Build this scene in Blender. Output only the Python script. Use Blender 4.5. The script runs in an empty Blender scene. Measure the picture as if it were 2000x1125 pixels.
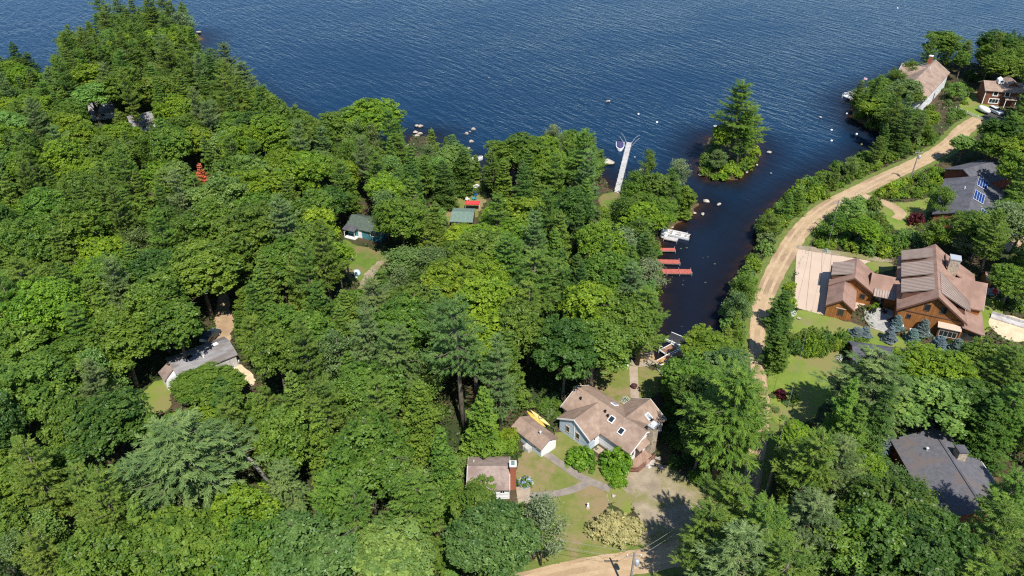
import bpy, bmesh, math, random
import numpy as np
from mathutils import Vector, Matrix
R = math.radians
rng = np.random.default_rng(7)
random.seed(7)
scene = bpy.context.scene
col = scene.collection
GZ = 1.0                                   # level of the land above the lake

# ------------------------------------------------------------------ camera model
FPX, PITCH, CAMH = 1500.0, R(34.0), 86.0
def G(px, py, z=GZ):
    """photo pixel (2000 wide) -> point of the level plane z"""
    u = (px - 1000) / FPX; v = (py - 562.5) / FPX
    d = (u, math.cos(PITCH) - v * math.sin(PITCH), -math.sin(PITCH) - v * math.cos(PITCH))
    t = (z - CAMH) / d[2]
    return Vector((d[0] * t, d[1] * t, z))
def PX(x, y, z):
    dz = z - CAMH
    zc = y * math.cos(PITCH) - dz * math.sin(PITCH)
    yc = -(y * math.sin(PITCH) + dz * math.cos(PITCH))
    return 1000 + FPX * x / zc, 562.5 + FPX * yc / zc
def height_for(x, y, py):
    """height z at which a vertical line over x, y reaches picture row py"""
    lo, hi = 0.0, 60.0
    for _ in range(40):
        m = (lo + hi) / 2
        if PX(x, y, m)[1] > py: lo = m
        else: hi = m
    return lo

# ------------------------------------------------------------------ objects
def tag(o, label=None, cat=None, group=None, kind=None):
    if label: o["label"] = label
    if cat: o["category"] = cat
    if group: o["group"] = group
    if kind: o["kind"] = kind
    return o
def thing(name, label, cat, loc=(0, 0, 0), rz=0.0, group=None):
    o = bpy.data.objects.new(name, None); col.objects.link(o)
    o.empty_display_size = 0.3
    o.location = loc; o.rotation_euler = (0, 0, rz)
    return tag(o, label, cat, group)
def copy_tree(o, parent=None):
    c = o.copy(); col.objects.link(c); c.parent = parent
    for ch in o.children: copy_tree(ch, c)
    return c

class MB:
    def __init__(s): s.v = []; s.f = []
    def add(s, vs, fs):
        k = len(s.v); s.v += [tuple(p) for p in vs]; s.f += [tuple(i + k for i in f) for f in fs]; return s
    def obox(s, c, ux, uy, uz, hx, hy, hz):
        c = Vector(c); ux = Vector(ux).normalized(); uy = Vector(uy).normalized(); uz = Vector(uz).normalized()
        vs = [c + ux * hx * a + uy * hy * b + uz * hz * d for d in (-1, 1) for b in (-1, 1) for a in (-1, 1)]
        return s.add(vs, [(0, 2, 3, 1), (4, 5, 7, 6), (0, 1, 5, 4), (2, 6, 7, 3), (0, 4, 6, 2), (1, 3, 7, 5)])
    def box(s, x0, x1, y0, y1, z0, z1):
        return s.obox(((x0 + x1) / 2, (y0 + y1) / 2, (z0 + z1) / 2), (1, 0, 0), (0, 1, 0), (0, 0, 1), (x1 - x0) / 2, (y1 - y0) / 2, (z1 - z0) / 2)
    def bar(s, p, q, w, h=None):
        p = Vector(p); q = Vector(q); d = (q - p)
        up = Vector((0, 0, 1)) if abs(d.normalized().z) < .95 else Vector((0, 1, 0))
        sx = d.cross(up).normalized(); sz = sx.cross(d).normalized()
        return s.obox((p + q) / 2, d, sx, sz, d.length / 2, w / 2, (h or w) / 2)
    def tube(s, pts, rs, n=7, caps=True):
        pts = [Vector(p) for p in pts]; k = len(s.v); fs = []; vs = []
        for i, p in enumerate(pts):
            d = (pts[min(i + 1, len(pts) - 1)] - pts[max(i - 1, 0)]).normalized()
            a = Vector((1, 0, 0)) if abs(d.x) < .8 else Vector((0, 1, 0))
            u = d.cross(a).normalized(); w = d.cross(u)
            r = rs[i] if hasattr(rs, '__len__') else rs
            for j in range(n):
                t = 2 * math.pi * j / n
                vs.append(p + (u * math.cos(t) + w * math.sin(t)) * r)
        for i in range(len(pts) - 1):
            for j in range(n):
                a, b = i * n + j, i * n + (j + 1) % n
                fs.append((a, b, b + n, a + n))
        if caps:
            fs.append(tuple(range(n - 1, -1, -1))); fs.append(tuple(range((len(pts) - 1) * n, len(pts) * n)))
        return s.add(vs, fs)
    def prism(s, outline, z0, z1):
        n = len(outline)
        vs = [(x, y, z0) for x, y in outline] + [(x, y, z1) for x, y in outline]
        return s.add(vs, [tuple(range(n - 1, -1, -1)), tuple(range(n, 2 * n))] + [(i, (i + 1) % n, n + (i + 1) % n, n + i) for i in range(n)])
    def extr(s, prof, x0, x1, axis='x', c=0.0):
        """profile (y,z) swept along x (or along y, when the profile is (x,z))"""
        n = len(prof)
        mk = (lambda t, a, b: (t, c + a, b)) if axis == 'x' else (lambda t, a, b: (c + a, t, b))
        vs = [mk(x0, a, b) for a, b in prof] + [mk(x1, a, b) for a, b in prof]
        return s.add(vs, [tuple(range(n - 1, -1, -1)), tuple(range(n, 2 * n))] + [(i, (i + 1) % n, n + (i + 1) % n, n + i) for i in range(n)])
    def slab(s, pts, th):
        pts = [Vector(p) for p in pts]; n = len(pts)
        nn = (pts[1] - pts[0]).cross(pts[2] - pts[0]).normalized()
        if nn.z < 0: nn = -nn
        vs = pts + [p - nn * th for p in pts]
        return s.add(vs, [tuple(range(n)), tuple(range(2 * n - 1, n - 1, -1))] + [(i, n + i, n + (i + 1) % n, (i + 1) % n) for i in range(n)])
    def lathe(s, prof, c=(0, 0, 0), n=14):
        vs = []; fs = []
        for r, z in prof:
            for j in range(n):
                t = 2 * math.pi * j / n; vs.append((c[0] + r * math.cos(t), c[1] + r * math.sin(t), c[2] + z))
        for i in range(len(prof) - 1):
            for j in range(n):
                a, b = i * n + j, i * n + (j + 1) % n; fs.append((a, b, b + n, a + n))
        fs.append(tuple(range(n - 1, -1, -1))); fs.append(tuple(range((len(prof) - 1) * n, len(prof) * n)))
        return s.add(vs, fs)
    def build(s, name, mat, parent=None, smooth=False, bevel=0.0):
        me = bpy.data.meshes.new(name); me.from_pydata(s.v, [], s.f)
        bm = bmesh.new(); bm.from_mesh(me)
        bmesh.ops.recalc_face_normals(bm, faces=bm.faces)
        if bevel: bmesh.ops.bevel(bm, geom=bm.edges[:], offset=bevel, segments=1, affect='EDGES')
        bm.to_mesh(me); bm.free()
        if smooth:
            for p in me.polygons: p.use_smooth = True
        me.materials.append(mat)
        o = bpy.data.objects.new(name, me); col.objects.link(o)
        if parent is not None: o.parent = parent
        return o

# ------------------------------------------------------------------ materials
def mat(name, c1, c2=None, scale=3.0, rough=.85, bump=0.0, bscale=None, spec=.3, c3=None, s3=.25, metal=0.0, stretch=(1, 1, 1), world=False, detail=6):
    m = bpy.data.materials.new(name); m.use_nodes = True
    nt = m.node_tree; N = nt.nodes; L = nt.links; b = N["Principled BSDF"]
    b.inputs["Roughness"].default_value = rough; b.inputs["Specular IOR Level"].default_value = spec
    b.inputs["Metallic"].default_value = metal
    tc = N.new("ShaderNodeTexCoord"); mp = N.new("ShaderNodeMapping"); mp.inputs["Scale"].default_value = stretch
    L.new(tc.outputs["Object"], mp.inputs["Vector"])
    def noise(s, d=detail):
        n = N.new("ShaderNodeTexNoise"); n.inputs["Scale"].default_value = s; n.inputs["Detail"].default_value = d; n.inputs["Roughness"].default_value = .65
        L.new(mp.outputs[0], n.inputs["Vector"]); return n
    out = None
    if c2 is not None:
        n = noise(scale); r = N.new("ShaderNodeValToRGB")
        r.color_ramp.elements[0].position = .36; r.color_ramp.elements[1].position = .64
        r.color_ramp.elements[0].color = (*c1, 1); r.color_ramp.elements[1].color = (*c2, 1)
        L.new(n.outputs["Fac"], r.inputs[0]); out = r.outputs[0]
        if c3 is not None:
            n3 = noise(s3, 5); r3 = N.new("ShaderNodeValToRGB"); r3.color_ramp.elements[0].position = .47; r3.color_ramp.elements[1].position = .6
            L.new(n3.outputs["Fac"], r3.inputs[0])
            mx = N.new("ShaderNodeMixRGB"); L.new(r3.outputs[0], mx.inputs[0]); L.new(out, mx.inputs[1]); mx.inputs[2].default_value = (*c3, 1); out = mx.outputs[0]
        L.new(out, b.inputs["Base Color"])
    else:
        b.inputs["Base Color"].default_value = (*c1, 1)
    if bump:
        n = noise(bscale or scale * 3); bp = N.new("ShaderNodeBump"); bp.inputs["Strength"].default_value = bump; bp.inputs["Distance"].default_value = .1
        L.new(n.outputs["Fac"], bp.inputs["Height"]); L.new(bp.outputs[0], b.inputs["Normal"])
    return m
def wetline(m):
    """dark wet band up to the water line of a boulder"""
    nt = m.node_tree; N = nt.nodes; L = nt.links; b = N["Principled BSDF"]; src = b.inputs["Base Color"].links[0].from_socket
    tc = N.new("ShaderNodeTexCoord"); sp = N.new("ShaderNodeSeparateXYZ"); L.new(tc.outputs["Object"], sp.inputs[0])
    mr = N.new("ShaderNodeMapRange"); mr.inputs["From Min"].default_value = .1; mr.inputs["From Max"].default_value = -.02; L.new(sp.outputs[2], mr.inputs["Value"])
    mx = N.new("ShaderNodeMixRGB"); L.new(mr.outputs[0], mx.inputs[0]); L.new(src, mx.inputs[1]); mx.inputs[2].default_value = (.07, .05, .032, 1); L.new(mx.outputs[0], b.inputs["Base Color"])
def sc(*c):
    """sRGB 0..255 -> linear"""
    return tuple((x / 255 / 12.92) if x / 255 <= .04045 else ((x / 255 + .055) / 1.055) ** 2.4 for x in c)

def boards(name, c1, c2, freq, vertical=True, rough=.8):
    """boards / clapboards / shingle courses: thin dark joints + a tone per board"""
    m = mat(name, c1, c2, 1.2, rough, 0.15, 6)
    nt = m.node_tree; N = nt.nodes; L = nt.links; b = N["Principled BSDF"]
    tc = N.new("ShaderNodeTexCoord"); sp = N.new("ShaderNodeSeparateXYZ"); L.new(tc.outputs["Object"], sp.inputs[0])
    def math_(op, a, v=None):
        n = N.new("ShaderNodeMath"); n.operation = op; L.new(a, n.inputs[0])
        if v is not None:
            if isinstance(v, float): n.inputs[1].default_value = v
            else: L.new(v, n.inputs[1])
        return n.outputs[0]
    src = math_('ADD', sp.outputs[0], sp.outputs[1]) if vertical else sp.outputs[2]
    k = math_('MULTIPLY', src, float(freq)); fr = math_('FRACT', k); fl = math_('FLOOR', k)
    wn = N.new("ShaderNodeTexWhiteNoise"); wn.noise_dimensions = '1D'; L.new(fl, wn.inputs["W"])
    gt = math_('GREATER_THAN', fr, .12)
    tone = math_('ADD', math_('MULTIPLY', wn.outputs["Value"], .3), .78)
    tot = math_('MULTIPLY', tone, math_('ADD', math_('MULTIPLY', gt, .45), .55))
    src_c = b.inputs["Base Color"].links[0].from_socket
    mx = N.new("ShaderNodeVectorMath"); mx.operation = 'SCALE'; L.new(src_c, mx.inputs[0]); L.new(tot, mx.inputs["Scale"])
    L.new(mx.outputs[0], b.inputs["Base Color"])
    return m

def leafmat(name, usecolor=True, c=(.05, .1, .02), trans=.3, var=.5, rough=.45, spec=.36):
    m = bpy.data.materials.new(name); m.use_nodes = True
    nt = m.node_tree; N = nt.nodes; L = nt.links; b = N["Principled BSDF"]; out = N["Material Output"]
    b.inputs["Roughness"].default_value = rough; b.inputs["Specular IOR Level"].default_value = spec
    at = N.new("ShaderNodeAttribute"); at.attribute_name = "tint"
    mr = N.new("ShaderNodeMapRange"); mr.inputs["To Min"].default_value = 1 - var * .62; mr.inputs["To Max"].default_value = 1 + var
    L.new(at.outputs["Fac"], mr.inputs["Value"])
    sv = N.new("ShaderNodeVectorMath"); sv.operation = 'SCALE'
    hs = N.new("ShaderNodeHueSaturation")
    if usecolor:
        oi = N.new("ShaderNodeObjectInfo"); L.new(oi.outputs["Color"], sv.inputs[0])
    else: sv.inputs[0].default_value = c
    L.new(mr.outputs[0], sv.inputs["Scale"])
    hr = N.new("ShaderNodeMapRange"); hr.inputs["To Min"].default_value = .525; hr.inputs["To Max"].default_value = .482
    L.new(at.outputs["Fac"], hr.inputs["Value"]); L.new(hr.outputs[0], hs.inputs["Hue"])
    L.new(sv.outputs[0], hs.inputs["Color"]); L.new(hs.outputs[0], b.inputs["Base Color"])
    tr = N.new("ShaderNodeBsdfTranslucent"); L.new(hs.outputs[0], tr.inputs["Color"])
    mx = N.new("ShaderNodeMixShader"); mx.inputs[0].default_value = trans
    L.new(b.outputs[0], mx.inputs[1]); L.new(tr.outputs[0], mx.inputs[2]); L.new(mx.outputs[0], out.inputs["Surface"])
    return m

M = {}
M['leaf'] = leafmat("leaf", trans=.4, var=.55)
M['needle'] = leafmat("needle", trans=.28, var=.5, rough=.55)
M['bark'] = mat("bark", (.075, .06, .042), (.19, .165, .13), 5, .95, .6, 12, stretch=(1, 1, .25))
M['palebark'] = mat("pale_bark", (.22, .2, .18), (.42, .4, .37), 3, .9, .4, 9)
M['floor'] = mat("forest_floor", (.055, .04, .022), (.1, .072, .042), .6, .95, .8, 3, c3=(.035, .05, .015), s3=.08)
M['lawn'] = mat("lawn", (.085, .155, .02), (.13, .19, .03), .5, .95, .6, 9, c3=(.2, .155, .07), s3=.16)
M['drylawn'] = mat("dry_lawn", (.13, .165, .03), (.19, .195, .055), .45, .95, .6, 9, c3=(.255, .19, .1), s3=.2)
M['greenlawn'] = mat("green_lawn", (.135, .205, .026), (.19, .235, .042), .35, .95, .6, 9, c3=(.21, .195, .07), s3=.12)
M['verge'] = mat("verge_grass", (.09, .14, .025), (.16, .18, .045), .9, .95, .6, 9)
M['dirt'] = mat("dirt", (.37, .26, .15), (.46, .335, .205), .35, .95, .5, 5, c3=(.3, .205, .125), s3=.1, detail=9)
M['gravel'] = mat("gravel", (.24, .195, .14), (.37, .3, .215), .5, .95, .8, 8, c3=(.2, .19, .07), s3=.14, detail=9)
M['sand'] = mat("sand", (.55, .42, .27), (.68, .54, .37), .8, .95, .4, 6)
M['beach'] = mat("beach_sand", (.33, .23, .12), (.43, .31, .17), .5, .95, .4, 6)
M['asphalt'] = mat("asphalt", (.05, .05, .052), (.075, .072, .07), .8, .95, .4, 20)
M['path'] = mat("paver", (.3, .24, .175), (.4, .325, .25), .9, .9, .4, 10)
M['graypath'] = mat("gray_paver", (.2, .17, .15), (.28, .24, .2), 1.1, .9, .4, 10)
M['concrete'] = mat("concrete", (.48, .37, .285), (.53, .41, .315), .25, .85, .1, 10)
M['slate'] = mat("flagstone", (.25, .25, .24), (.42, .4, .36), 1.6, .85, .4, 6)
M['rock'] = mat("granite", (.3, .26, .22), (.55, .48, .41), 1.6, .9, .6, 4, c3=(.2, .17, .14), s3=.8)
M['palerock'] = mat("pale_granite", (.3, .27, .22), (.52, .48, .4), 1.3, .9, .5, 4)
wetline(M['rock']); wetline(M['palerock'])
M['brownroof'] = mat("tan_shingle", (.275, .195, .15), (.36, .265, .205), 1.7, .9, .5, 14, c3=(.24, .17, .13), s3=.35, detail=10)
M['mauveroof'] = mat("mauve_shingle", (.25, .19, .165), (.345, .27, .235), 1.5, .9, .5, 14, c3=(.215, .16, .14), s3=.4, detail=10)
M['lodgeroof'] = mat("lodge_shingle", (.27, .165, .125), (.345, .22, .17), 1.6, .9, .4, 14, c3=(.235, .145, .11), s3=.4, detail=10)
M['seam'] = mat("standing_seam", (.3, .23, .19), (.36, .285, .24), .8, .55, .05, 6, spec=.4)
M['seamrib'] = mat("seam_rib", (.16, .12, .1), None, rough=.6)
M['greyroof'] = mat("grey_shingle", (.085, .085, .1), (.125, .125, .14), 1.5, .9, .5, 14, c3=(.075, .075, .09), s3=.4, detail=10)
M['cabinroof'] = mat("worn_grey_roof", (.19, .185, .195), (.28, .27, .27), 1.1, .85, .4, 10, c3=(.16, .14, .13), s3=.35, stretch=(.5, 1.6, 1))
M['greenroof'] = mat("green_shingle", (.11, .17, .14), (.17, .24, .2), 2.2, .9, .5, 14)
M['darkgreenroof'] = mat("dark_green_shingle", (.06, .085, .07), (.1, .13, .11), 2.2, .9, .5, 14)
M['rust'] = mat("rusty_roof", (.1, .1, .115), (.145, .143, .16), 1.6, .9, .5, 14, c3=(.15, .125, .12), s3=.35)
M['white'] = mat("white_paint", (.76, .76, .75), (.82, .82, .8), 1.2, .6, .05, 5)
M['whiteclap'] = boards("white_clapboard", (.74, .75, .76), (.82, .82, .82), 5, False)
M['blueclap'] = boards("pale_blue_clapboard", (.48, .57, .66), (.56, .64, .72), 5, False)
M['tealclap'] = boards("teal_clapboard", (.06, .22, .27), (.09, .28, .33), 5, False)
M['cedar'] = boards("cedar_board", (.26, .1, .028), (.35, .15, .042), 3, True)
M['redbrown'] = boards("red_brown_clapboard", (.17, .06, .035), (.22, .085, .05), 5, False)
M['darkred'] = boards("dark_red_board", (.2, .05, .03), (.26, .075, .045), 3, True)
M['tan'] = mat("tan_trim", (.5, .39, .3), None, rough=.7)
M['trimbrown'] = mat("brown_trim", (.13, .065, .045), None, rough=.7)
M['glass'] = mat("window_glass", (.02, .028, .033), None, rough=.08, spec=.8)
M['skyglass'] = mat("skylight_glass", (.32, .36, .4), None, rough=.12, spec=.8)
M['stone'] = mat("chimney_stone", (.25, .2, .15), (.5, .42, .32), 3.2, .9, .7, 5)
M['brick'] = mat("red_brick", (.27, .085, .045), (.34, .12, .065), 4, .9, .3, 10)
M['deck'] = boards("deck_board", (.3, .19, .14), (.38, .25, .19), 6, True)
M['reddeck'] = mat("red_painted_deck", (.36, .09, .07), (.45, .13, .1), 1.5, .8, .1, 8)
M['greydeck'] = boards("grey_deck_board", (.44, .42, .41), (.55, .53, .51), 4, True)
M['browndeck'] = boards("brown_deck_board", (.28, .15, .09), (.34, .19, .12), 6, True)
M['orangedeck'] = boards("fresh_deck_board", (.55, .3, .13), (.62, .36, .17), 6, True)
M['stain'] = mat("red_brown_stain", (.2, .09, .06), (.26, .12, .085), 2, .8)
M['polewood'] = mat("pole_wood", (.2, .17, .14), (.33, .29, .25), 3, .95, .3, 9, stretch=(1, 1, .2))
M['metal'] = mat("grey_metal", (.5, .52, .54), None, rough=.45, metal=.3)
M['black'] = mat("black_plastic", (.012, .012, .014), None, rough=.5)
M['darkcover'] = mat("dark_boat_cover", (.025, .026, .03), (.04, .04, .045), 2, .7)
M['bluecover'] = mat("navy_boat_cover", (.05, .045, .12), (.075, .068, .16), 2, .75)
M['hull'] = mat("white_hull", (.78, .78, .78), None, rough=.3, spec=.5)
M['redcanopy'] = mat("red_canvas", (.6, .03, .035), (.66, .06, .06), 1.2, .8)
M['yellow'] = mat("yellow_plastic", (.6, .42, .08), None, rough=.45)
M['paleyellow'] = mat("cream_plastic", (.72, .58, .25), None, rough=.45)
M['green'] = mat("green_plastic", (.1, .6, .08), None, rough=.45)
M['blue'] = mat("blue_plastic", (.02, .12, .4), None, rough=.5)
M['teal'] = mat("teal_plastic", (.03, .32, .42), None, rough=.5)
M['paleblue'] = mat("pale_blue_cover", (.45, .6, .68), (.55, .68, .75), 2, .6)
M['orange'] = mat("orange_tarp", (.7, .33, .06), (.75, .4, .1), 2, .7)
M['red'] = mat("red_plastic", (.65, .03, .025), None, rough=.5)
M['carpaint'] = mat("white_car_paint", (.7, .71, .73), None, rough=.25, spec=.6)
M['darkcar'] = mat("dark_car_paint", (.03, .045, .06), None, rough=.25, spec=.6)
M['tyre'] = mat("tyre", (.015, .015, .016), None, rough=.9)
M['solar'] = mat("solar_cell", (.015, .05, .2), None, rough=.25, spec=.7)
M['wire'] = mat("wire", (.25, .25, .25), None, rough=.6)
M['woodpile'] = mat("sawn_wood", (.3, .16, .07), (.42, .25, .12), 4, .9, .5, 8)
M['umber'] = mat("rust_metal", (.07, .03, .025), None, rough=.8)
M['bloom'] = leafmat("blue_bloom", False, (.3, .4, .62), .25, .5)
M['whitebloom'] = leafmat("white_bloom", False, (.75, .75, .7), .25, .3)
M['flagred'] = mat("flag_cloth", (.6, .06, .08), (.75, .7, .7), 3, .8)
# ------------------------------------------------------------------ shoreline, terrain and water
def wpoly(pts, z=0.0): return np.array([G(a, b, z)[:2] for a, b in pts])
MAIN = wpoly([(-1500, 240), (-500, 230), (0, 176), (90, 168), (140, 132), (190, 96), (300, 72), (380, 66), (393, 76), (376, 96), (352, 112),
    (420, 150), (505, 205), (545, 232), (600, 262), (650, 268), (720, 285), (790, 290), (806, 268), (836, 268), (850, 310), (880, 318), (920, 320), (936, 345), (948, 345), (965, 320), (1040, 305),
    (1120, 305), (1180, 352), (1200, 382), (1222, 376), (1265, 352), (1320, 368), (1366, 400), (1348, 424), (1318, 440), (1290, 455), (1284, 500),
    (1285, 560), (1280, 610), (1268, 640), (1258, 668), (1272, 708), (1300, 712), (1352, 696), (1400, 672), (1416, 655), (1420, 620), (1436, 560), (1444, 535), (1474, 488),
    (1484, 440), (1512, 404), (1562, 364), (1622, 334), (1682, 309), (1722, 294), (1757, 272), (1700, 252), (1676, 238), (1664, 218), (1662, 198),
    (1700, 176), (1750, 160), (1800, 138), (1840, 122), (1890, 122), (1915, 128), (1950, 112), (2000, 100), (2600, 60), (4200, 30)])
MAIN = np.vstack([MAIN, [[1500, 25], [1500, -300], [-1500, -300]]])
ISLE = wpoly([(1364, 338), (1380, 347), (1432, 351), (1466, 327), (1481, 302), (1470, 275), (1430, 262), (1388, 268), (1372, 290)])
def inside(poly, X, Y):
    c = np.zeros(X.shape, bool); n = len(poly); j = n - 1
    for i in range(n):
        xi, yi = poly[i]; xj, yj = poly[j]
        m = ((yi > Y) != (yj > Y))
        with np.errstate(divide='ignore', invalid='ignore'):
            c ^= m & (X < (xj - xi) * (Y - yi) / (yj - yi + 1e-12) + xi)
        j = i
    return c
def dist(poly, X, Y):
    d = np.full(X.shape, 1e9); n = len(poly)
    for i in range(n):
        ax, ay = poly[i]; bx, by = poly[(i + 1) % n]
        dx, dy = bx - ax, by - ay
        t = np.clip(((X - ax) * dx + (Y - ay) * dy) / (dx * dx + dy * dy + 1e-9), 0, 1)
        d = np.minimum(d, np.hypot(X - ax - t * dx, Y - ay - t * dy))
    return d
def wig(X, Y):
    return .8 * np.sin(X * .55 + 1.3 * np.sin(Y * .31)) * np.cos(Y * .47 + X * .13) + .5 * np.sin(X * 1.3 + Y * .9) + .35 * np.sin(Y * 2.1 - X * 1.2)
def in1(P, x, y):
    c = False; j = len(P) - 1
    for i in range(len(P)):
        xi, yi = P[i]; xj, yj = P[j]
        if (yi > y) != (yj > y) and x < (xj - xi) * (y - yi) / (yj - yi) + xi: c = not c
        j = i
    return c
def d1(P, x, y):
    b = 1e18; n = len(P)
    for i in range(n):
        ax, ay = P[i]; bx, by = P[(i + 1) % n]; dx, dy = bx - ax, by - ay
        t = ((x - ax) * dx + (y - ay) * dy) / (dx * dx + dy * dy + 1e-9); t = 0 if t < 0 else 1 if t > 1 else t
        b = min(b, (x - ax - t * dx) ** 2 + (y - ay - t * dy) ** 2)
    return b ** .5
def sdist(X, Y):
    s = np.full(X.shape, -1e9)
    for p in (MAIN, ISLE):
        d = dist(p, X, Y); s = np.maximum(s, np.where(inside(p, X, Y), d, -d))
    return s + .6 * wig(X, Y)
def hgt(s):
    return np.where(s > 0, np.minimum(.62 * s - .05, GZ), np.maximum(.16 * s - .05, -5.0))
def axis(a, b, step, far):
    mid = np.arange(a, b + .01, step)
    out = np.array([4, 10, 25, 60, 140, 320, 700, 1500, 3000.])[: far]
    return np.concatenate([a - out[::-1], mid, b + out])
gx = axis(-240, 240, 1.0, 9); gy = np.concatenate([[-300, -150, -60, 0, 25], np.arange(40, 365, 1.0), 365 + np.array([4, 10, 25, 60, 140, 320, 700, 1500, 3000, 6000.])])
XX, YY = np.meshgrid(gx, gy)
SD = sdist(XX, YY); HH = hgt(SD)
def gridmesh(name, Z, m, attr=None):
    ny, nx = XX.shape
    vs = np.stack([XX, YY, Z], -1).reshape(-1, 3)
    i = np.arange(ny * nx).reshape(ny, nx)
    q = np.stack([i[:-1, :-1], i[:-1, 1:], i[1:, 1:], i[1:, :-1]], -1).reshape(-1, 4)
    return npmesh(name, vs, q, m, attr)
def npmesh(name, vs, q, m, attr=None, parent=None, smooth=False):
    me = bpy.data.meshes.new(name)
    n, k = q.shape
    me.vertices.add(len(vs)); me.vertices.foreach_set("co", np.asarray(vs, np.float32).ravel())
    me.loops.add(n * k); me.loops.foreach_set("vertex_index", q.astype(np.int32).ravel())
    me.polygons.add(n); me.polygons.foreach_set("loop_start", np.arange(0, n * k, k, dtype=np.int32))
    me.polygons.foreach_set("loop_total", np.full(n, k, np.int32))
    if smooth: me.polygons.foreach_set("use_smooth", np.ones(n, bool))
    me.update(calc_edges=True)
    for nm, a in (attr or {}).items():
        at = me.attributes.new(nm, 'FLOAT', 'POINT'); at.data.foreach_set("value", np.asarray(a, np.float32).ravel())
    me.materials.append(m)
    o = bpy.data.objects.new(name, me); col.objects.link(o)
    if parent is not None: o.parent = parent
    return o
# ground: leaf litter above the water line, brown sandy bed below it
def groundmat():
    m = M['floor']; nt = m.node_tree; N = nt.nodes; L = nt.links; b = N["Principled BSDF"]
    src = b.inputs["Base Color"].links[0].from_socket
    at = N.new("ShaderNodeAttribute"); at.attribute_name = "shore"
    n = N.new("ShaderNodeTexNoise"); n.inputs["Scale"].default_value = .35; n.inputs["Detail"].default_value = 6
    tc = N.new("ShaderNodeTexCoord"); L.new(tc.outputs["Object"], n.inputs["Vector"])
    r = N.new("ShaderNodeValToRGB"); r.color_ramp.elements[0].position = .35; r.color_ramp.elements[1].position = .68
    r.color_ramp.elements[0].color = (.05, .032, .015, 1); r.color_ramp.elements[1].color = (.16, .11, .055, 1)
    L.new(n.outputs["Fac"], r.inputs[0])
    mr = N.new("ShaderNodeMapRange"); mr.inputs["From Min"].default_value = 1.175; mr.inputs["From Max"].default_value = .2
    L.new(at.outputs["Fac"], mr.inputs["Value"])
    mx = N.new("ShaderNodeMixRGB"); L.new(mr.outputs[0], mx.inputs[0]); L.new(src, mx.inputs[1]); L.new(r.outputs[0], mx.inputs[2])
    L.new(mx.outputs[0], b.inputs["Base Color"])
groundmat()
tag(gridmesh("ground", HH, M['floor'], {"shore": SD}), kind="structure")
def watermat():
    m = bpy.data.materials.new("lake_water"); m.use_nodes = True
    nt = m.node_tree; N = nt.nodes; L = nt.links; out = N["Material Output"]; N.remove(N["Principled BSDF"])
    tc = N.new("ShaderNodeTexCoord")
    def noise(scale, detail, rot, st, rough=.55, dist=0.0):
        m0 = N.new("ShaderNodeMapping"); m0.inputs["Rotation"].default_value = (0, 0, R(-rot)); L.new(tc.outputs["Object"], m0.inputs["Vector"])
        mp = N.new("ShaderNodeMapping"); mp.inputs["Scale"].default_value = st; L.new(m0.outputs[0], mp.inputs["Vector"])
        n = N.new("ShaderNodeTexNoise"); n.inputs["Scale"].default_value = scale; n.inputs["Detail"].default_value = detail
        n.inputs["Roughness"].default_value = rough; n.inputs["Distortion"].default_value = dist
        L.new(mp.outputs[0], n.inputs["Vector"]); return n.outputs["Fac"]
    def mth(op, a, b):
        n = N.new("ShaderNodeMath"); n.operation = op
        for k, v in enumerate((a, b)):
            if isinstance(v, (int, float)): n.inputs[k].default_value = v
            else: L.new(v, n.inputs[k])
        return n.outputs[0]
    w1 = noise(.42, 2, -52, (.3, 1.2, 1), .5, .3)      # swell: crests run to the lower right
    w2 = noise(.95, 3, -38, (.42, 1.15, 1), .55, .3)
    w3 = noise(2.6, 2, -60, (.6, 1, 1))
    at = N.new("ShaderNodeAttribute"); at.attribute_name = "calm"
    h = mth('ADD', mth('ADD', mth('MULTIPLY', w1, 1.5), mth('MULTIPLY', w2, .75)), mth('MULTIPLY', w3, .2))
    gust = noise(.018, 3, 30, (1, 1.6, 1))
    amp = mth('MULTIPLY', at.outputs["Fac"], mth('ADD', -.05, mth('MULTIPLY', gust, 2.0)))
    bp = N.new("ShaderNodeBump"); bp.inputs["Distance"].default_value = WAVE
    L.new(h, bp.inputs["Height"]); L.new(amp, bp.inputs["Strength"])
    dp = N.new("ShaderNodeAttribute"); dp.attribute_name = "depth"
    clear = mth('POWER', 2.718, mth('MULTIPLY', dp.outputs["Fac"], -2.0))
    tr = N.new("ShaderNodeBsdfTransparent"); tr.inputs[0].default_value = (.62, .5, .33, 1)
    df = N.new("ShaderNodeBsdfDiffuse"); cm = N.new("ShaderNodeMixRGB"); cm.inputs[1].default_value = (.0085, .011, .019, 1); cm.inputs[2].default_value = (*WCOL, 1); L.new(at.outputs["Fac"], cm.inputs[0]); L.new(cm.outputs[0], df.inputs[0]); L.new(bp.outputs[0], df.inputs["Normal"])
    m1 = N.new("ShaderNodeMixShader"); L.new(clear, m1.inputs[0]); L.new(df.outputs[0], m1.inputs[1]); L.new(tr.outputs[0], m1.inputs[2])
    gl = N.new("ShaderNodeBsdfGlossy"); gl.inputs["Roughness"].default_value = .2; gl.inputs[0].default_value = (.72, .86, 1, 1); L.new(bp.outputs[0], gl.inputs["Normal"])
    fr = N.new("ShaderNodeFresnel"); fr.inputs["IOR"].default_value = 1.175; L.new(bp.outputs[0], fr.inputs["Normal"])
    m2 = N.new("ShaderNodeMixShader"); L.new(fr.outputs[0], m2.inputs[0]); L.new(m1.outputs[0], m2.inputs[1]); L.new(gl.outputs[0], m2.inputs[2])
    L.new(m2.outputs[0], out.inputs["Surface"])
    return m
WAVE = 0.3; WCOL = (.006, .028, .066)
M['water'] = watermat()
ix, iy = G(1330, 560, 0)[:2]
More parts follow.
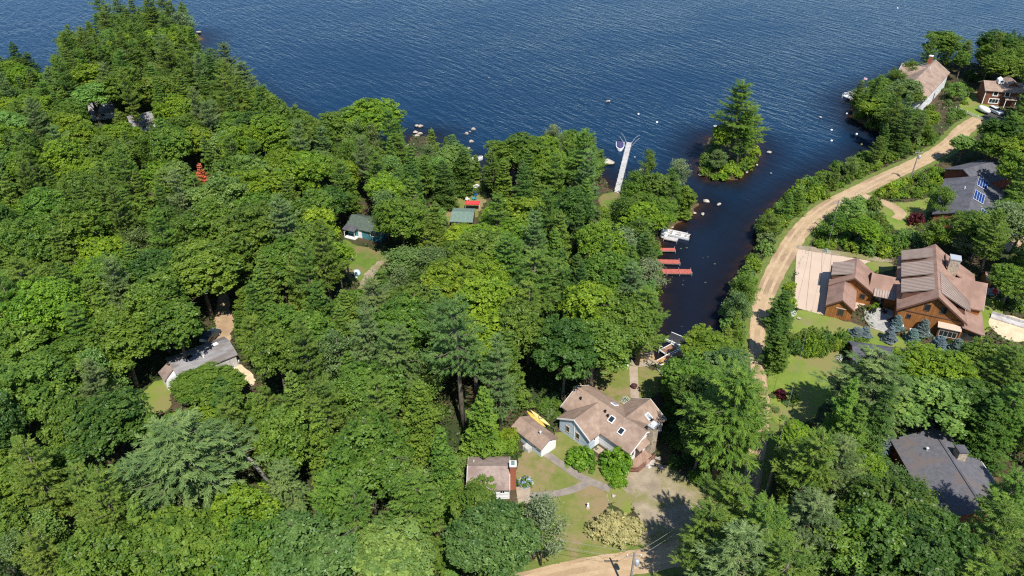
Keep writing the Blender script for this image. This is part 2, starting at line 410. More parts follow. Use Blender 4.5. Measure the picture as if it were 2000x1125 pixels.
# the cove lies sheltered: its water is calm
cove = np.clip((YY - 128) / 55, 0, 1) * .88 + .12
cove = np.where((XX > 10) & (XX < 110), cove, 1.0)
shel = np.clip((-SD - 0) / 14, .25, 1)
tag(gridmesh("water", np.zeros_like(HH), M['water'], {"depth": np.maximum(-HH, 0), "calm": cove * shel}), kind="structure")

# ------------------------------------------------------------------ ground sheets
TUFT = []; PATCH = []                                  # world outlines kept free of undergrowth
def jag(P, step=.8, amp=.18):
    out = []; n = len(P)
    for i in range(n):
        a = P[i]; b = P[(i + 1) % n]; k = max(1, int(np.hypot(*(b - a)) / step))
        nrm = np.array([-(b - a)[1], (b - a)[0]]); nrm = nrm / (np.hypot(*nrm) + 1e-9)
        for j in range(k):
            t = j / k; out.append(a + (b - a) * t + nrm * rng.normal(0, amp) * (1 if j else .4))
    return out
def smooth_poly(P, it=2):
    for _ in range(it):
        Q = []
        for i in range(len(P)):
            a, b = P[i], P[(i + 1) % len(P)]
            Q += [a * .75 + b * .25, a * .25 + b * .75]
        P = Q
    return P
def sheet(name, P, z, m, amp=.15, label=None, free=True, step=.8):
    pts = jag(P, step, amp) if amp else list(P)
    me = bpy.data.meshes.new(name)
    bm = bmesh.new(); vs = [bm.verts.new((p[0], p[1], z)) for p in pts]
    f = bm.faces.new(vs)
    if f.normal.z < 0: f.normal_flip()
    bm.normal_update()
    if f.normal.z < 0: bmesh.ops.reverse_faces(bm, faces=[f])
    bmesh.ops.triangulate(bm, faces=bm.faces[:]); bm.to_mesh(me); bm.free(); me.materials.append(m)
    o = bpy.data.objects.new(name, me); col.objects.link(o); tag(o, kind="structure")
    if free: PATCH.append(np.array([p[:2] for p in P]))
    if name in ('lawn', 'verge', 'clearing', 'grass_strip', 'bed', 'track'): TUFT.append(np.array([p[:2] for p in P]))
    return o
def wheel(line, off, w):
    c = [np.array(G(a, b)[:2]) for a, b, _ in line]; out = []
    for i, p in enumerate(c):
        d = c[min(i + 1, len(c) - 1)] - c[max(i - 1, 0)]; d = d / np.hypot(*d); q = p + np.array([-d[1], d[0]]) * off
        u = PX(q[0], q[1], GZ); out.append((u[0], u[1], w))
    return out
def patch(name, px, k, m, amp=.2, rounded=True, free=True):
    P = [np.array(G(a, b, GZ)[:2]) for a, b in px]
    if rounded: P = smooth_poly(P)
    return sheet(name, P, GZ + .012 * k, m, amp, free=free)
def strip(name, line, k, m, amp=.15, free=True):
    """line: (px, py, half width in metres)"""
    c = [np.array([*G(a, b)[:2], w]) for a, b, w in line]
    for _ in range(2):
        q = [c[0]]
        for a, b in zip(c[:-1], c[1:]): q += [a * .75 + b * .25, a * .25 + b * .75]
        c = q + [c[-1]]
    l, r = [], []
    for i, p in enumerate(c):
        d = c[min(i + 1, len(c) - 1)][:2] - c[max(i - 1, 0)][:2]; d = d / np.hypot(*d); n = np.array([-d[1], d[0]])
        l.append(p[:2] + n * p[2]); r.append(p[:2] - n * p[2])
    return sheet(name, l + r[::-1], GZ + .012 * k, m, amp, free=free)
ROAD = [(1915, 232, 2.4), (1885, 250, 2.6), (1855, 284, 2.4), (1800, 315, 2.3), (1738, 343, 2.3), (1680, 371, 2.3), (1632, 394, 2.3), (1590, 422, 2.2), (1556, 460, 2.2), (1531, 500, 2.2), (1509, 540, 2.1), (1492, 580, 1.9), (1482, 625, 1.6), (1477, 670, 1.5), (1480, 720, 1.35), (1486, 760, 1.3), (1490, 800, 1.3), (1484, 860, 1.3), (1474, 905, 1.35), (1466, 950, 1.5), (1450, 1000, 1.9), (1400, 1055, 2.2), (1290, 1092, 2.0), (1180, 1106, 1.9), (1080, 1124, 1.8), (960, 1160, 1.8), (840, 1190, 1.8)]
strip("verge", [(a, b, w + 1.3) for a, b, w in ROAD], 1, M['verge'], .3)
strip("road", [(a, b, w * .92) for a, b, w in ROAD], 4, M['dirt'], .09)
M['worn'] = mat("worn_dirt", (.39, .277, .163), (.48, .352, .22), .8, .95, .4, 6)
for sd in (-.8, .75): strip("wheel_track", wheel(ROAD, sd, .3), 5, M['worn'], .06, False)
strip("track", [(1672, 378, 1.5), (1715, 392, 1.5), (1748, 404, 1.5), (1762, 420, 1.3), (1748, 428, 1.0)], 3, M['dirt'], .25)
patch("lawn", [(1700, 385), (1760, 400), (1835, 380), (1812, 420), (1790, 450), (1735, 450), (1715, 410)], 2, M['greenlawn'], .3)
# lodge plot
patch("driveway", [(1556, 486), (1590, 490), (1700, 510), (1700, 590), (1632, 622), (1550, 600)], 3, M['concrete'], 0, False)
M['joint'] = mat("joint", (.3, .22, .17))
for a, b, c, d in ((1586, 491, 1574, 604), (1606, 494, 1600, 612), (1624, 498, 1610, 616)): strip("joint", [(a, b, .05), ((a + c) / 2, (b + d) / 2, .05), (c, d, .05)], 4, M['joint'], 0, False)
patch("lawn", [(1552, 602), (1600, 612), (1700, 640), (1790, 668), (1880, 700), (1900, 640), (1890, 570), (1960, 590), (1960, 620), (1925, 650), (1900, 710), (1780, 710), (1690, 680), (1560, 660), (1530, 640)], 2, M['greenlawn'], .3)
patch("lawn", [(1688, 510), (1745, 512), (1745, 530), (1690, 535)], 4, M['greenlawn'], .2)
patch("lawn", [(1500, 680), (1560, 668), (1650, 676), (1648, 730), (1610, 790), (1580, 830), (1500, 832), (1498, 750)], 2, M['greenlawn'], .3)
patch("patio", [(1690, 605), (1725, 600), (1762, 612), (1765, 640), (1742, 650), (1712, 644), (1692, 628)], 5, M['slate'], .08)
patch("sandpit", [(1935, 612), (1985, 618), (2040, 640), (2030, 670), (1965, 668), (1932, 640)], 4, M['sand'], .3)
patch("terrace", [(1905, 548), (1955, 556), (1950, 582), (1900, 568)], 4, M['slate'], .1)
patch("bed", [(1555, 478), (1620, 488), (1745, 506), (1745, 514), (1700, 510), (1590, 492), (1554, 486)], 5, M['gravel'], .15)
# main house plot
patch("lawn", [(1005, 880), (1080, 870), (1085, 840), (1110, 850), (1180, 905), (1215, 950), (1190, 990), (1160, 1060), (1250, 1065), (1150, 1098), (1040, 1105), (1030, 1060), (1085, 1000), (1070, 975), (1012, 970)], 2, M['drylawn'], .3)
patch("lawn", [(1115, 760), (1180, 712), (1210, 705), (1240, 690), (1255, 720), (1295, 725), (1300, 760), (1240, 800), (1150, 780)], 2, M['drylawn'], .3)
patch("forecourt", [(1215, 918), (1255, 900), (1300, 905), (1345, 940), (1378, 965), (1400, 1040), (1330, 1090), (1235, 1065), (1260, 1020), (1215, 975), (1185, 985), (1188, 955)], 3, M['gravel'], .3)
patch("grass_strip", [(1180, 955), (1215, 945), (1235, 985), (1232, 1010), (1190, 985)], 5, M['greenlawn'], .3)
strip("path", [(1062, 884, .62), (1090, 903, .62), (1125, 928, .62), (1158, 943, .65), (1192, 956, .65)], 6, M['graypath'], .03)
strip("path", [(1012, 968, .75), (1045, 969, .6), (1080, 966, .6), (1115, 959, .6), (1150, 943, .6)], 7, M['graypath'], .03)
patch("paving", [(1008, 952), (1036, 952), (1036, 985), (1012, 985)], 8, M['path'], .04, False)
strip("path", [(1237, 716, .72), (1238, 745, .72), (1240, 778, .72)], 6, M['path'], .04)
strip("path", [(1224, 690, .7), (1236, 712, .7), (1262, 712, .6), (1285, 707, .5)], 7, M['path'], .08)
patch("beach", [(1255, 655), (1268, 672), (1282, 700), (1270, 712), (1240, 700), (1225, 690), (1238, 665)], 5, M['beach'], .15)
# clearings in the woods
patch("clearing", [(262, 790), (300, 742), (330, 742), (338, 790), (320, 808), (275, 808)], 2, M['greenlawn'], .4)
patch("sandpit", [(458, 708), (480, 716), (502, 742), (492, 757), (470, 740), (455, 722)], 3, M['sand'], .3)
patch("track", [(425, 575), (445, 570), (460, 640), (445, 690), (418, 690), (420, 640)], 2, M['dirt'], .3)
patch("clearing", [(668, 462), (690, 478), (745, 490), (760, 505), (730, 535), (700, 558), (676, 545), (672, 500)], 2, M['lawn'], .4)
strip("track", [(860, 470, .8), (820, 482, 1.1), (775, 492, 1.1), (738, 515, 1.0), (708, 560, .9), (694, 595, .8)], 3, M['gravel'], .3)
patch("clearing", [(872, 378), (905, 360), (948, 350), (950, 385), (935, 425), (885, 450), (868, 430)], 2, M['drylawn'], .4)
patch("clearing", [(1165, 382), (1200, 374), (1225, 384), (1205, 410), (1175, 410)], 2, M['lawn'], .3)
patch("clearing", [(1900, 180), (1925, 176), (1945, 195), (1960, 230), (1930, 240), (1890, 225), (1868, 205)], 2, M['greenlawn'], .3)
patch("parking", [(1918, 222), (1962, 215), (1968, 240), (1935, 256), (1915, 245)], 5, M['asphalt'], .1)
patch("track", [(1955, 465), (2010, 440), (2030, 470), (1990, 500), (1960, 490)], 3, M['dirt'], .3)
patch("track", [(1395, 965), (1440, 990), (1400, 1010), (1370, 990)], 3, M['dirt'], .3)
patch("clearing", [(1930, 890), (1975, 920), (2000, 980), (1960, 985), (1935, 930)], 2, M['floor'], .3)
# ------------------------------------------------------------------ foliage meshes
def unit(a): return a / (np.linalg.norm(a, axis=-1, keepdims=True) + 1e-9)
def leafquads(c, nrm, size, aspect=.6, direc=None, bend=.18):
    """bent diamond leaves: c, nrm Nx3, size N"""
    n = len(c)
    d = rng.normal(size=(n, 3)) if direc is None else direc
    u = unit(d - nrm * (d * nrm).sum(1, keepdims=True)); w = np.cross(nrm, u)
    s = np.asarray(size).reshape(-1, 1) * np.ones((n, 1))
    tip = c + u * s; base = c - u * s
    l = c + w * s * aspect - nrm * s * bend; r = c - w * s * aspect - nrm * s * bend
    return np.stack([base, r, tip, l], 1)
class Leaves:
    def __init__(s): s.q = []; s.t = []
    def add(s, q, t): s.q.append(q); s.t.append(np.repeat(np.clip(t, 0, 1), 4))
    def build(s, name, m, parent=None):
        v = np.concatenate(s.q).reshape(-1, 3); t = np.concatenate(s.t)
        return npmesh(name, v, np.arange(len(v)).reshape(-1, 4), m, {"tint": t}, parent)
def sph(n):
    return unit(rng.normal(size=(n, 3)))

def proto_broadleaf(i, open_=0.0, nclump=64, per=185, lsize=.165, up=1.0):
    """crown radius about 4.4, total height 16"""
    L = Leaves(); T = MB()
    h0, H, Rr = 6.0, 16.0, 4.4
    cz = h0 + (H - h0) * .52; rz = (H - h0) * .5
    lob = rng.normal(size=(5, 3)); lob = unit(lob); la = rng.uniform(.05, .3, 5)
    def shape(d):
        s = .82 + sum(a * np.maximum(0, d @ l) ** 2 for a, l in zip(la, lob)); return s
    d = sph(nclump * 3); d = d[d[:, 2] > -.55][:nclump]
    rad = np.where(rng.random(len(d)) < .72, rng.uniform(.74, 1.0, len(d)), rng.uniform(.3, .75, len(d))) * shape(d)
    cc = d * rad[:, None] * np.array([Rr, Rr, rz]) * .86 + [0, 0, cz]
    cr = rng.uniform(.6, 1.3, len(d)) * up
    ctint = rng.random(len(d))
    for c, r, ct in zip(cc, cr, ctint):
        n = int(per * r * r * rng.uniform(.75, 1.2) * (1 - open_))
        dd = unit(sph(n) + [0, 0, .35])
        k = rng.uniform(.55, 1.08, n) ** .7
        # every clump is itself a few twigs: pull leaves towards twig ends
        tw = unit(sph(7) + [0, 0, .25]); near = tw[np.argmax(dd @ tw.T, 1)]
        dd = unit(dd * .62 + near * .5)
        p = c + dd * (k * r)[:, None] * np.array([1.1, 1.1, .8])
        nn = unit(dd * .55 + np.array([0, 0, .55]) + rng.normal(size=(n, 3)) * .42)
        L.add(leafquads(p, nn, lsize * rng.uniform(.7, 1.3, n), .62), ct * .6 + rng.random(n) * .4)
    n = 420
    p = sph(n) * rng.uniform(0, .7, (n, 1)) * np.array([Rr, Rr, rz]) * .8 + [0, 0, cz]
    L.add(leafquads(p, unit(sph(n) + [0, 0, .6]), lsize * 1.3 * np.ones(n)), rng.random(n) * .6)
    T.tube([(0, 0, -.3), (.05, .02, 2), (.12, -.08, h0), (-.1, .1, cz), (0, 0, H - 1.6)], [.34, .26, .2, .13, .04], 8)
    for j in rng.choice(len(cc), 16, replace=False):
        e = cc[j]; st = np.array([.08, -.05, rng.uniform(h0 - 1, max(h0, e[2] - 1.2))]); mid = st * .5 + e * .5 + [0, 0, -.3 + .5 * rng.random()]
        T.tube([st, mid, e], [.12, .08, .025], 5)
    for j in rng.choice(len(cc), 5, replace=False):            # bare twigs standing out of the leaves
        e = cc[j]; o = unit(e - np.array([0, 0, cz])); q = e + o * cr[j] * rng.uniform(.9, 1.35) + rng.normal(0, .25, 3)
        T.tube([e, e * .4 + q * .6 + rng.normal(0, .12, 3), q], [.06, .045, .015], 4)
        T.tube([e * .4 + q * .6, q + rng.normal(0, .5, 3)], [.035, .012], 4)
    return L, T, M['leaf'], 'broadleaf_tree'

def sprays(L, p0, p1, width, n, size, droop, tint, tuft=3, aspect=.26):
    """a flat bough from p0 to p1 set with needle tufts"""
    d = p1 - p0; ln = np.linalg.norm(d); d = d / ln
    side = np.cross(d, [0, 0, 1.]); side = side / (np.linalg.norm(side) + 1e-9)
    t = rng.beta(2.2, 1.25, n); lat = rng.uniform(-1, 1, n)
    w = width * np.sin(np.pi * np.clip(t * .85 + .15, 0, 1)) + .06
    sag = -droop * (t ** 2) + .35 * droop * 0
    p = p0 + d * (t * ln)[:, None] + side * (lat * w)[:, None] + np.array([0, 0, 1.]) * (sag - abs(lat) * w * .18 + rng.normal(0, .05, n))[:, None]
    out = unit(d + side * (lat * .9)[:, None] + [0, 0, .12] + rng.normal(size=(n, 3)) * .22)
    for k in range(tuft):
        nn = unit(np.array([0, 0, 1.]) + rng.normal(size=(n, 3)) * (.45 if k else .25))
        dd = unit(out + rng.normal(size=(n, 3)) * .38)
        L.add(leafquads(p + dd * size * .5, nn, size * rng.uniform(.7, 1.25, n), aspect, dd, .05), tint * .55 + t * .25 + rng.random(n) * .2)
def plume(L, c, d, r, n, tint):
    """a brush of needle tufts round c, growing along d"""
    d = unit(np.asarray(d, float)); o = unit(rng.normal(size=(n, 3)) + [0, 0, .25]); t = rng.uniform(-1, 1, n)
    p = c + d * (t * r * 1.45)[:, None] + o * (r * .42 * np.sqrt(rng.random(n)) * (1.05 - .5 * abs(t)))[:, None] * [1, 1, .6]
    dd = unit(d * .8 + o * .75 + [0, 0, .22]); nn = unit(o * .5 + [0, 0, .8] + rng.normal(size=(n, 3)) * .35)
    L.add(leafquads(p + dd * .1, nn, .25 * rng.uniform(.7, 1.3, n), .15, dd, .04), tint * .6 + .4 * rng.random(n))
def proto_pine(i, bare=.3, lean=.0, R0=4.6, H=21.0, dens=1.0, flat=1.0, ragged=.25):
    L = Leaves(); T = MB()
    T.tube([(0, 0, -.3), (lean * .2, 0, H * .3), (lean * .6, .1, H * .65), (lean, 0, H - .3)], [.42, .34, .2, .04], 9)
    z = H * bare; bias = rng.uniform(0, 6.28)
    while z < H - .5:
        f = (z - H * bare) / (H * (1 - bare))
        rad = R0 * (min(1, .6 + 1.6 * f) if f < .25 else (1 - f) ** .62 * 1.16) * rng.uniform(1 - ragged, 1 + ragged * .6)
        nb = rng.integers(3, 6); a0 = rng.uniform(0, 6.28)
        for b in range(nb):
            if rng.random() < .12: continue
            a = a0 + b * 6.283 / nb + rng.normal(0, .3); rr = max(.5, rad * rng.uniform(.55, 1.12) * (1 + .16 * math.cos(a - bias)))
            p0 = np.array([lean * f, 0, z + rng.normal(0, .2)]); rise = rr * (.04 + .5 * f + rng.normal(0, .12)) * flat
            p1 = p0 + [math.cos(a) * rr, math.sin(a) * rr, rise]; tint = rng.random()
            T.tube([p0, p0 * .5 + p1 * .5 + [0, 0, -.06 * rr], p1], [.085, .05, .015], 4, False)
            d = unit(p1 - p0); side = np.array([-math.sin(a), math.cos(a), 0])
            plume(L, p1, d + [0, 0, .2], .5, int(56 * dens), tint)
            m = max(1, int(rr * 2.5))
            for q in range(m):
                t = 1 - .88 * (q + rng.uniform(.1, .9)) / m; sg = 1 if (q + b) % 2 else -1
                out = rr * rng.uniform(.1, .3) * (1.3 - t) * 1.5
                c = p0 + (p1 - p0) * t + side * sg * out + [0, 0, -.05 * rr * math.sin(t * 3) + out * .16 + rng.normal(0, .06)]
                plume(L, c, d * .7 + side * sg * .6 + [0, 0, .18], rng.uniform(.36, .62), int(52 * dens), np.clip(tint + rng.normal(0, .2), 0, 1))
        z += rng.uniform(.6, 1.05)
    for k in range(4): plume(L, np.array([lean, 0, H - .25 - .35 * k]) + rng.normal(0, .12, 3) * k, (rng.normal(0, .3), rng.normal(0, .3), 1), .38, 34, .7)
    return L, T, M['needle'], 'pine_tree'
def proto_hemlock(i, R0=3.4, H=16.0, bare=.1, dens=1.0, name='hemlock_tree', droop=.22, step=.62, stiff=0.):
    L = Leaves(); T = MB()
    T.tube([(0, 0, -.3), (0, .05, H * .5), (0, 0, H - .2)], [.28, .17, .02] if name[0] == 'h' else [.09, .06, .02], 8)
    z = H * bare
    while z < H - .35:
        f = (z - H * bare) / (H * (1 - bare))
        rad = R0 * (1 - f) ** (.62 if name[0] == 'h' else .85) * rng.uniform(.72, 1.15) + .15
        nb = max(4, int(5 + 3 * (1 - f))); a0 = rng.uniform(0, 6.28)
        for b in range(nb):
            a = a0 + b * 6.283 / nb + rng.normal(0, .25); rr = rad * rng.uniform(.5, 1.18) * (1 + .14 * math.cos(a - i))
            p0 = np.array([0, 0, z]); p1 = p0 + [math.cos(a) * rr, math.sin(a) * rr, rr * (.1 + .3 * f + stiff)]
            sprays(L, p0, p1, .36 * rr + .12, int((9 + 26 * rr) * dens), .2, droop * rr, rng.random(), 2, .34)
        z += step * rng.uniform(.8, 1.2)
    sprays(L, np.array([0, 0, H - .9]), np.array([0, .02, H]), .16, 16, .2, 0, .6, 2, .34)
    return L, T, M['needle'], name
def proto_airy(i, H=12.0):
    """birch or willow: thin, light, stems showing"""
    L = Leaves(); T = MB()
    T.tube([(0, 0, -.3), (.2, .05, H * .4), (.1, .2, H * .92)], [.17, .11, .02], 7)
    for b in range(46):
        z = rng.uniform(.22, .98) * H; f = z / H; a = rng.uniform(0, 6.28)
        rr = 2.7 * math.sin(math.pi * min(1, .12 + f * .86)) ** .8 * rng.uniform(.55, 1.1) + .2
        p0 = np.array([.12, .1, z * .92]); p1 = p0 + [math.cos(a) * rr, math.sin(a) * rr, .75 * rr + .2]
        T.tube([p0, p1], [.045, .012], 4, False)
        n = int(60 * rr + 20); t = rng.beta(2, 1.1, n)
        p = p0 + (p1 - p0) * t[:, None] + rng.normal(size=(n, 3)) * (.16 + .3 * t[:, None]) * [1, 1, .8]
        nn = unit(rng.normal(size=(n, 3)) * .7 + [0, 0, .7] + .3 * (p - [0, 0, H * .5]) / 4)
        L.add(leafquads(p, nn, .17 * rng.uniform(.7, 1.3, n), .45), rng.random() * .5 + rng.random(n) * .5)
    return L, T, M['leaf'], 'birch_tree'
def proto_shrub(i, flat=.8, lsize=.15, per=150, n0=20):
    """radius about 1.7"""
    L = Leaves(); T = MB()
    d = sph(n0 * 4); d = d[d[:, 2] > -.05][:n0]
    cc = d * rng.uniform(.55, 1.0, (len(d), 1)) * np.array([1.25, 1.25, 1.45 * flat]) + [0, 0, .3]
    for c in cc:
        r = rng.uniform(.42, .75); n = int(per * r)
        dd = unit(sph(n) + [0, 0, .4]); tw = unit(sph(5) + [0, 0, .4]); dd = unit(dd * .6 + tw[np.argmax(dd @ tw.T, 1)] * .5)
        p = c + dd * r * rng.uniform(.55, 1.1, (n, 1)) * [1, 1, .85]
        p[:, 2] = np.maximum(p[:, 2], .03)
        L.add(leafquads(p, unit(dd * .5 + [0, 0, .5] + rng.normal(size=(n, 3)) * .4), lsize * rng.uniform(.7, 1.3, n), .55), rng.random() * .55 + rng.random(n) * .45)
    for a in range(7):
        T.tube([(0, 0, -.1), tuple(cc[a % len(cc)])], [.05, .015], 4, False)
    return L, T, M['leaf'], 'shrub'

PROTO = {}
def make_proto(kind, fn, n, H_, Rr_, **kw):
    PROTO[kind] = []
    for i in range(n):
        k = {a: (b(i) if callable(b) else b) for a, b in kw.items()}
        L, T, m, name = fn(i, **k)
        crown = L.build('crown' if name != 'shrub' else 'foliage', m); trunk = T.build('trunk' if name != 'shrub' else 'stems', M['bark'], smooth=True)
        PROTO[kind].append((crown, trunk, name, H_, Rr_))
make_proto('broad', proto_broadleaf, 12, 16.0, 4.4, open_=lambda i: (0, .1, .25)[i % 3], up=lambda i: 1.0 + .1 * (i % 4), nclump=lambda i: 84 + 5 * i)
make_proto('pale', proto_broadleaf, 2, 16.0, 4.4, open_=.15, nclump=110, lsize=.19, up=.85)
make_proto('pine', proto_pine, 5, 21.0, 4.6, bare=lambda i: .26 + .05 * (i % 3), lean=lambda i: (-.5, .4, .1, -.2, .6)[i])
make_proto('spread', proto_pine, 2, 21.0, 5.6, bare=lambda i: .5 - .15 * i, lean=lambda i: (.3, -.5)[i], R0=5.9, flat=.75, ragged=.3)
make_proto('hemlock', proto_hemlock, 5, 16.0, 3.4, R0=lambda i: (3.3, 3.6, 3.0, 3.8, 3.4)[i], droop=lambda i: (.2, .26, .14, .3, .22)[i])
make_proto('airy', proto_airy, 3, 12.0, 2.7)
make_proto('spruce', proto_hemlock, 2, 5.0, 1.5, R0=1.45, H=5.0, bare=.03, name='spruce_tree', droop=.02, step=.32, stiff=.12, dens=2.0)
make_proto('shrub', proto_shrub, 5, 2.0, 1.8, flat=lambda i: (.8, .65, .95, .7, 1.1)[i])
make_proto('hedge', proto_shrub, 2, 2.0, 1.7, lsize=.1, per=420, n0=26, flat=.85)
# palette of real leaf colours (linear)
PAL = {'mid green': (0.1236, 0.2093, 0.02639), 'dark green': (0.07286, 0.1399, 0.02262), 'bright green': (0.1774, 0.2774, 0.02073), 'yellow-green': (0.2508, 0.351, 0.0234),
       'grey-green': (.15, .226, .066), 'olive green': (.138, .214, .027), 'blue-green': (.112, .198, .046), 'silvery green': (.2, .262, .112),
       'pale green': (.185, .3, .062), 'silvery blue': (0.15, 0.21, 0.21), 'deep purple': (0.1125, 0.0182, 0.026), 'rust red': (0.6, 0.19, 0.085), 'brownish grey': (0.2, 0.18, 0.11), 'vivid green': (0.1426, 0.2738, 0.01885), 'greyish tan': (0.378, 0.357, 0.15)}
USED = set()
def put(kind, x, y, H, Rr, colour, rz=None, var=None, z=None, bark=None, jit=.1):
    L = PROTO[kind]; vi = int(rng.integers(len(L))) if var is None else var
    crown, trunk, name, H0, R0 = L[vi]
    gz = float(hgt(sdist(np.array([x]), np.array([y])))[0]) if z is None else z
    root = bpy.data.objects.new(name, None); col.objects.link(root); root.empty_display_size = .3
    root.location = (x, y, gz - .03); root.rotation_euler = (rng.normal(0, .025), rng.normal(0, .025), rng.uniform(0, 6.28) if rz is None else rz)
    k_ = rng.uniform(.86, 1.16) if kind in ('broad', 'pine', 'hemlock') else 1.0
    root.scale = (Rr / R0 * k_, Rr / R0 / k_, H / H0)
    for src in (crown, trunk):
        if (kind, vi) in USED:
            o = src.copy(); col.objects.link(o)
        else: o = src
        o.parent = root
        if src is crown:
            c = np.array(PAL[colour] if isinstance(colour, str) else colour) * rng.uniform(1 - jit, 1 + jit, 3) ** np.array([1, .5, 1]) * rng.uniform(1 - jit, 1 + jit)
            o.color = (*c, 1)
    USED.add((kind, vi))
    return root
TREES = []           # (object, kind word, colour word, size word, x, y, H, R, given label)
SPOTS = []           # occupied trunk places for spacing
KW = {'broad': 'broadleaf tree', 'pale': 'broadleaf tree', 'pine': 'white pine', 'spread': 'white pine', 'hemlock': 'hemlock', 'airy': 'birch', 'spruce': 'spruce', 'shrub': 'shrub', 'hedge': 'bush'}
def tree(kind, x, y, H, Rr, colour, label=None, group=None, **kw):
    o = put(kind, x, y, H, Rr, colour, **kw)
    tag(o, label, 'shrub' if kind in ('shrub', 'hedge') else 'tree', group)
    TREES.append([o, KW[kind], colour if isinstance(colour, str) else 'green', '', x, y, H, Rr, label])
    if kind not in ('shrub', 'hedge'): SPOTS.append((x, y, Rr))
    return o
def tt(kind, px, py, H, Rr, colour, label=None, **kw):
    """tree whose tip stands at photo pixel px, py"""
    p = G(px, py, GZ + H); return tree(kind, p.x, p.y, H, Rr, colour, label, **kw)
def tb(kind, px, py, top, Rr, colour, label=None, **kw):
    """tree rooted at photo pixel px, py whose tip reaches row top"""
    p = G(px, py, GZ); return tree(kind, p.x, p.y, max(1.0, height_for(p.x, p.y, top) - GZ), Rr, colour, label, **kw)
def sh(px, py, Rr, H, colour, label=None, kind='shrub', **kw):
    p = G(px, py, GZ); return tree(kind, p.x, p.y, H, Rr, colour, label, **kw)

# ---- the trees one can single out in the photograph
tb('spread', 905, 838, 588, 6.0, 'blue-green', 'tall blue-green white pine with a long bare dark trunk left of the small shed', var=0, jit=.02)
tt('spread', 330, 812, 19, 9.2, 'grey-green', 'broad flat-topped grey-green pine below the grey-roofed cabin', var=1, jit=.02)
tt('spread', 1040, 492, 19, 6.0, 'mid green', 'wide-boughed white pine in the middle woods left of the red docks', var=1)
tt('pine', 768, 632, 19, 4.6, 'blue-green', 'blue-green white pine just left of the tall bare-trunked pine')
tt('pine', 855, 585, 17, 3.8, 'blue-green', 'small plumed pine standing behind the tall bare-trunked pine')
tt('pine', 715, 600, 18, 3.6, 'grey-green', 'slim grey-green pine below the pale willow clump')
tt('pine', 1150, 252, 20, 5.0, 'mid green', 'large full pine overlooking the long grey dock')
tt('pine', 1092, 300, 17, 4.2, 'mid green', 'pine with layered boughs left of the large full pine by the long dock')
tt('pine', 205, 6, 17, 4.0, 'grey-green', 'ragged pine at the tip of the wooded point, leftmost of the tall ones')
tt('pine', 290, -8, 19, 4.8, 'olive green', 'tall pine rising past the top of the picture on the wooded point')
tt('pine', 262, 25, 16, 4.5, 'olive green', 'bushy pine left of the tallest pine on the wooded point')
tt('pine', 316, 62, 16, 4.8, 'grey-green', 'pine with feathery boughs in the middle of the wooded point')
tt('airy', 345, 22, 13, 4.6, 'silvery green', 'silvery leafed tree leaning over the water at the point')
tt('hemlock', 365, 45, 9, 3.6, 'mid green', 'low conifer at the very end of the wooded point')
tt('hemlock', 232, 55, 15, 3.8, 'mid green', 'dense hemlock on the back of the wooded point')
tt('broad', 130, 60, 14, 4.6, 'olive green', 'olive broadleaf tree at the left edge of the wooded point')
tt('pine', 438, 82, 18, 4.4, 'grey-green', 'tiered pine on the lake edge right of the wooded point')
tt('pine', 402, 95, 15, 3.8, 'grey-green', 'bushy pine just left of the tiered pine on the lake edge')
tt('pine', 470, 120, 14, 4.8, 'grey-green', 'wide low pine right of the tiered pine on the lake edge')
tt('hemlock', 22, 80, 15, 4.2, 'dark green', 'dark conifer at the far left against the lake')
tt('hemlock', 50, 100, 12, 4.0, 'dark green', 'dark conifer second from the far left against the lake')
tt('broad', 12, 110, 12, 4.5, 'dark green', 'dark broadleaf tree at the left picture edge below the lake')
tt('broad', 300, 145, 14, 6.0, 'olive green', 'smooth round olive crown below the wooded point')
tt('broad', 75, 165, 13, 5.4, 'mid green', 'round mid green crown at the left below the dark conifers')
tt('broad', 170, 160, 14, 6.4, 'pale green', 'pale round crown left of the smooth olive crown')
tt('broad', 500, 170, 11, 4.4, 'bright green', 'bright broadleaf tree at the shore right of the lake-edge pines')
tt('pine', 572, 206, 14, 3.0, 'mid green', 'narrow pine poking above the shore trees against the water')
tt('broad', 598, 228, 9, 3.2, 'bright green', 'small bright tree at the shore beside the narrow pine')
tt('broad', 725, 197, 15, 7.4, 'bright green', 'big round bright green crown left of the pale shore rocks')
tt('broad', 655, 222, 12, 4.8, 'olive green', 'olive tree left of the big round bright crown at the shore')
tt('airy', 700, 262, 11, 3.6, 'mid green', 'loose tree in front of the big round bright crown')
tt('hemlock', 838, 250, 12, 2.9, 'olive green', 'conifer with its tip beside the pale shore rocks')
tt('hemlock', 882, 262, 10, 3.4, 'blue-green', 'bluish conifer on the shore left of the small inlet')
tt('hemlock', 905, 290, 12, 3.6, 'dark green', 'dark conifer right at the small inlet')
tt('hemlock', 862, 310, 13, 3.4, 'dark green', 'dark conifer above the red canopy clearing')
tt('broad', 1010, 270, 14, 6.2, 'mid green', 'full broadleaf crown right of the small inlet')
tt('broad', 1062, 262, 13, 4.5, 'bright green', 'bright crown between the inlet and the full pine')
tt('airy', 1078, 240, 13, 2.4, 'silvery green', 'thin silvery tree top against the water left of the full pine')
tt('hemlock', 962, 300, 9, 3.0, 'mid green', 'small conifer on the right lip of the small inlet')
tb('airy', 1262, 352, 286, 1.9, 'olive green', 'slender birch with a pale stem in front of the water, right of the long dock', bark=1)
tb('airy', 1322, 376, 308, 2.4, 'silvery green', 'silver-barked half-bare birch right of the slender birch')
tt('airy', 1235, 355, 10, 3.0, 'mid green', 'leafy birch at the foot of the long grey dock')
tt('broad', 1300, 352, 7, 3.4, 'mid green', 'low tree on the shore under the silver-barked birch')
tt('broad', 1335, 365, 7, 3.2, 'olive green', 'low olive tree at the corner of the cove mouth')
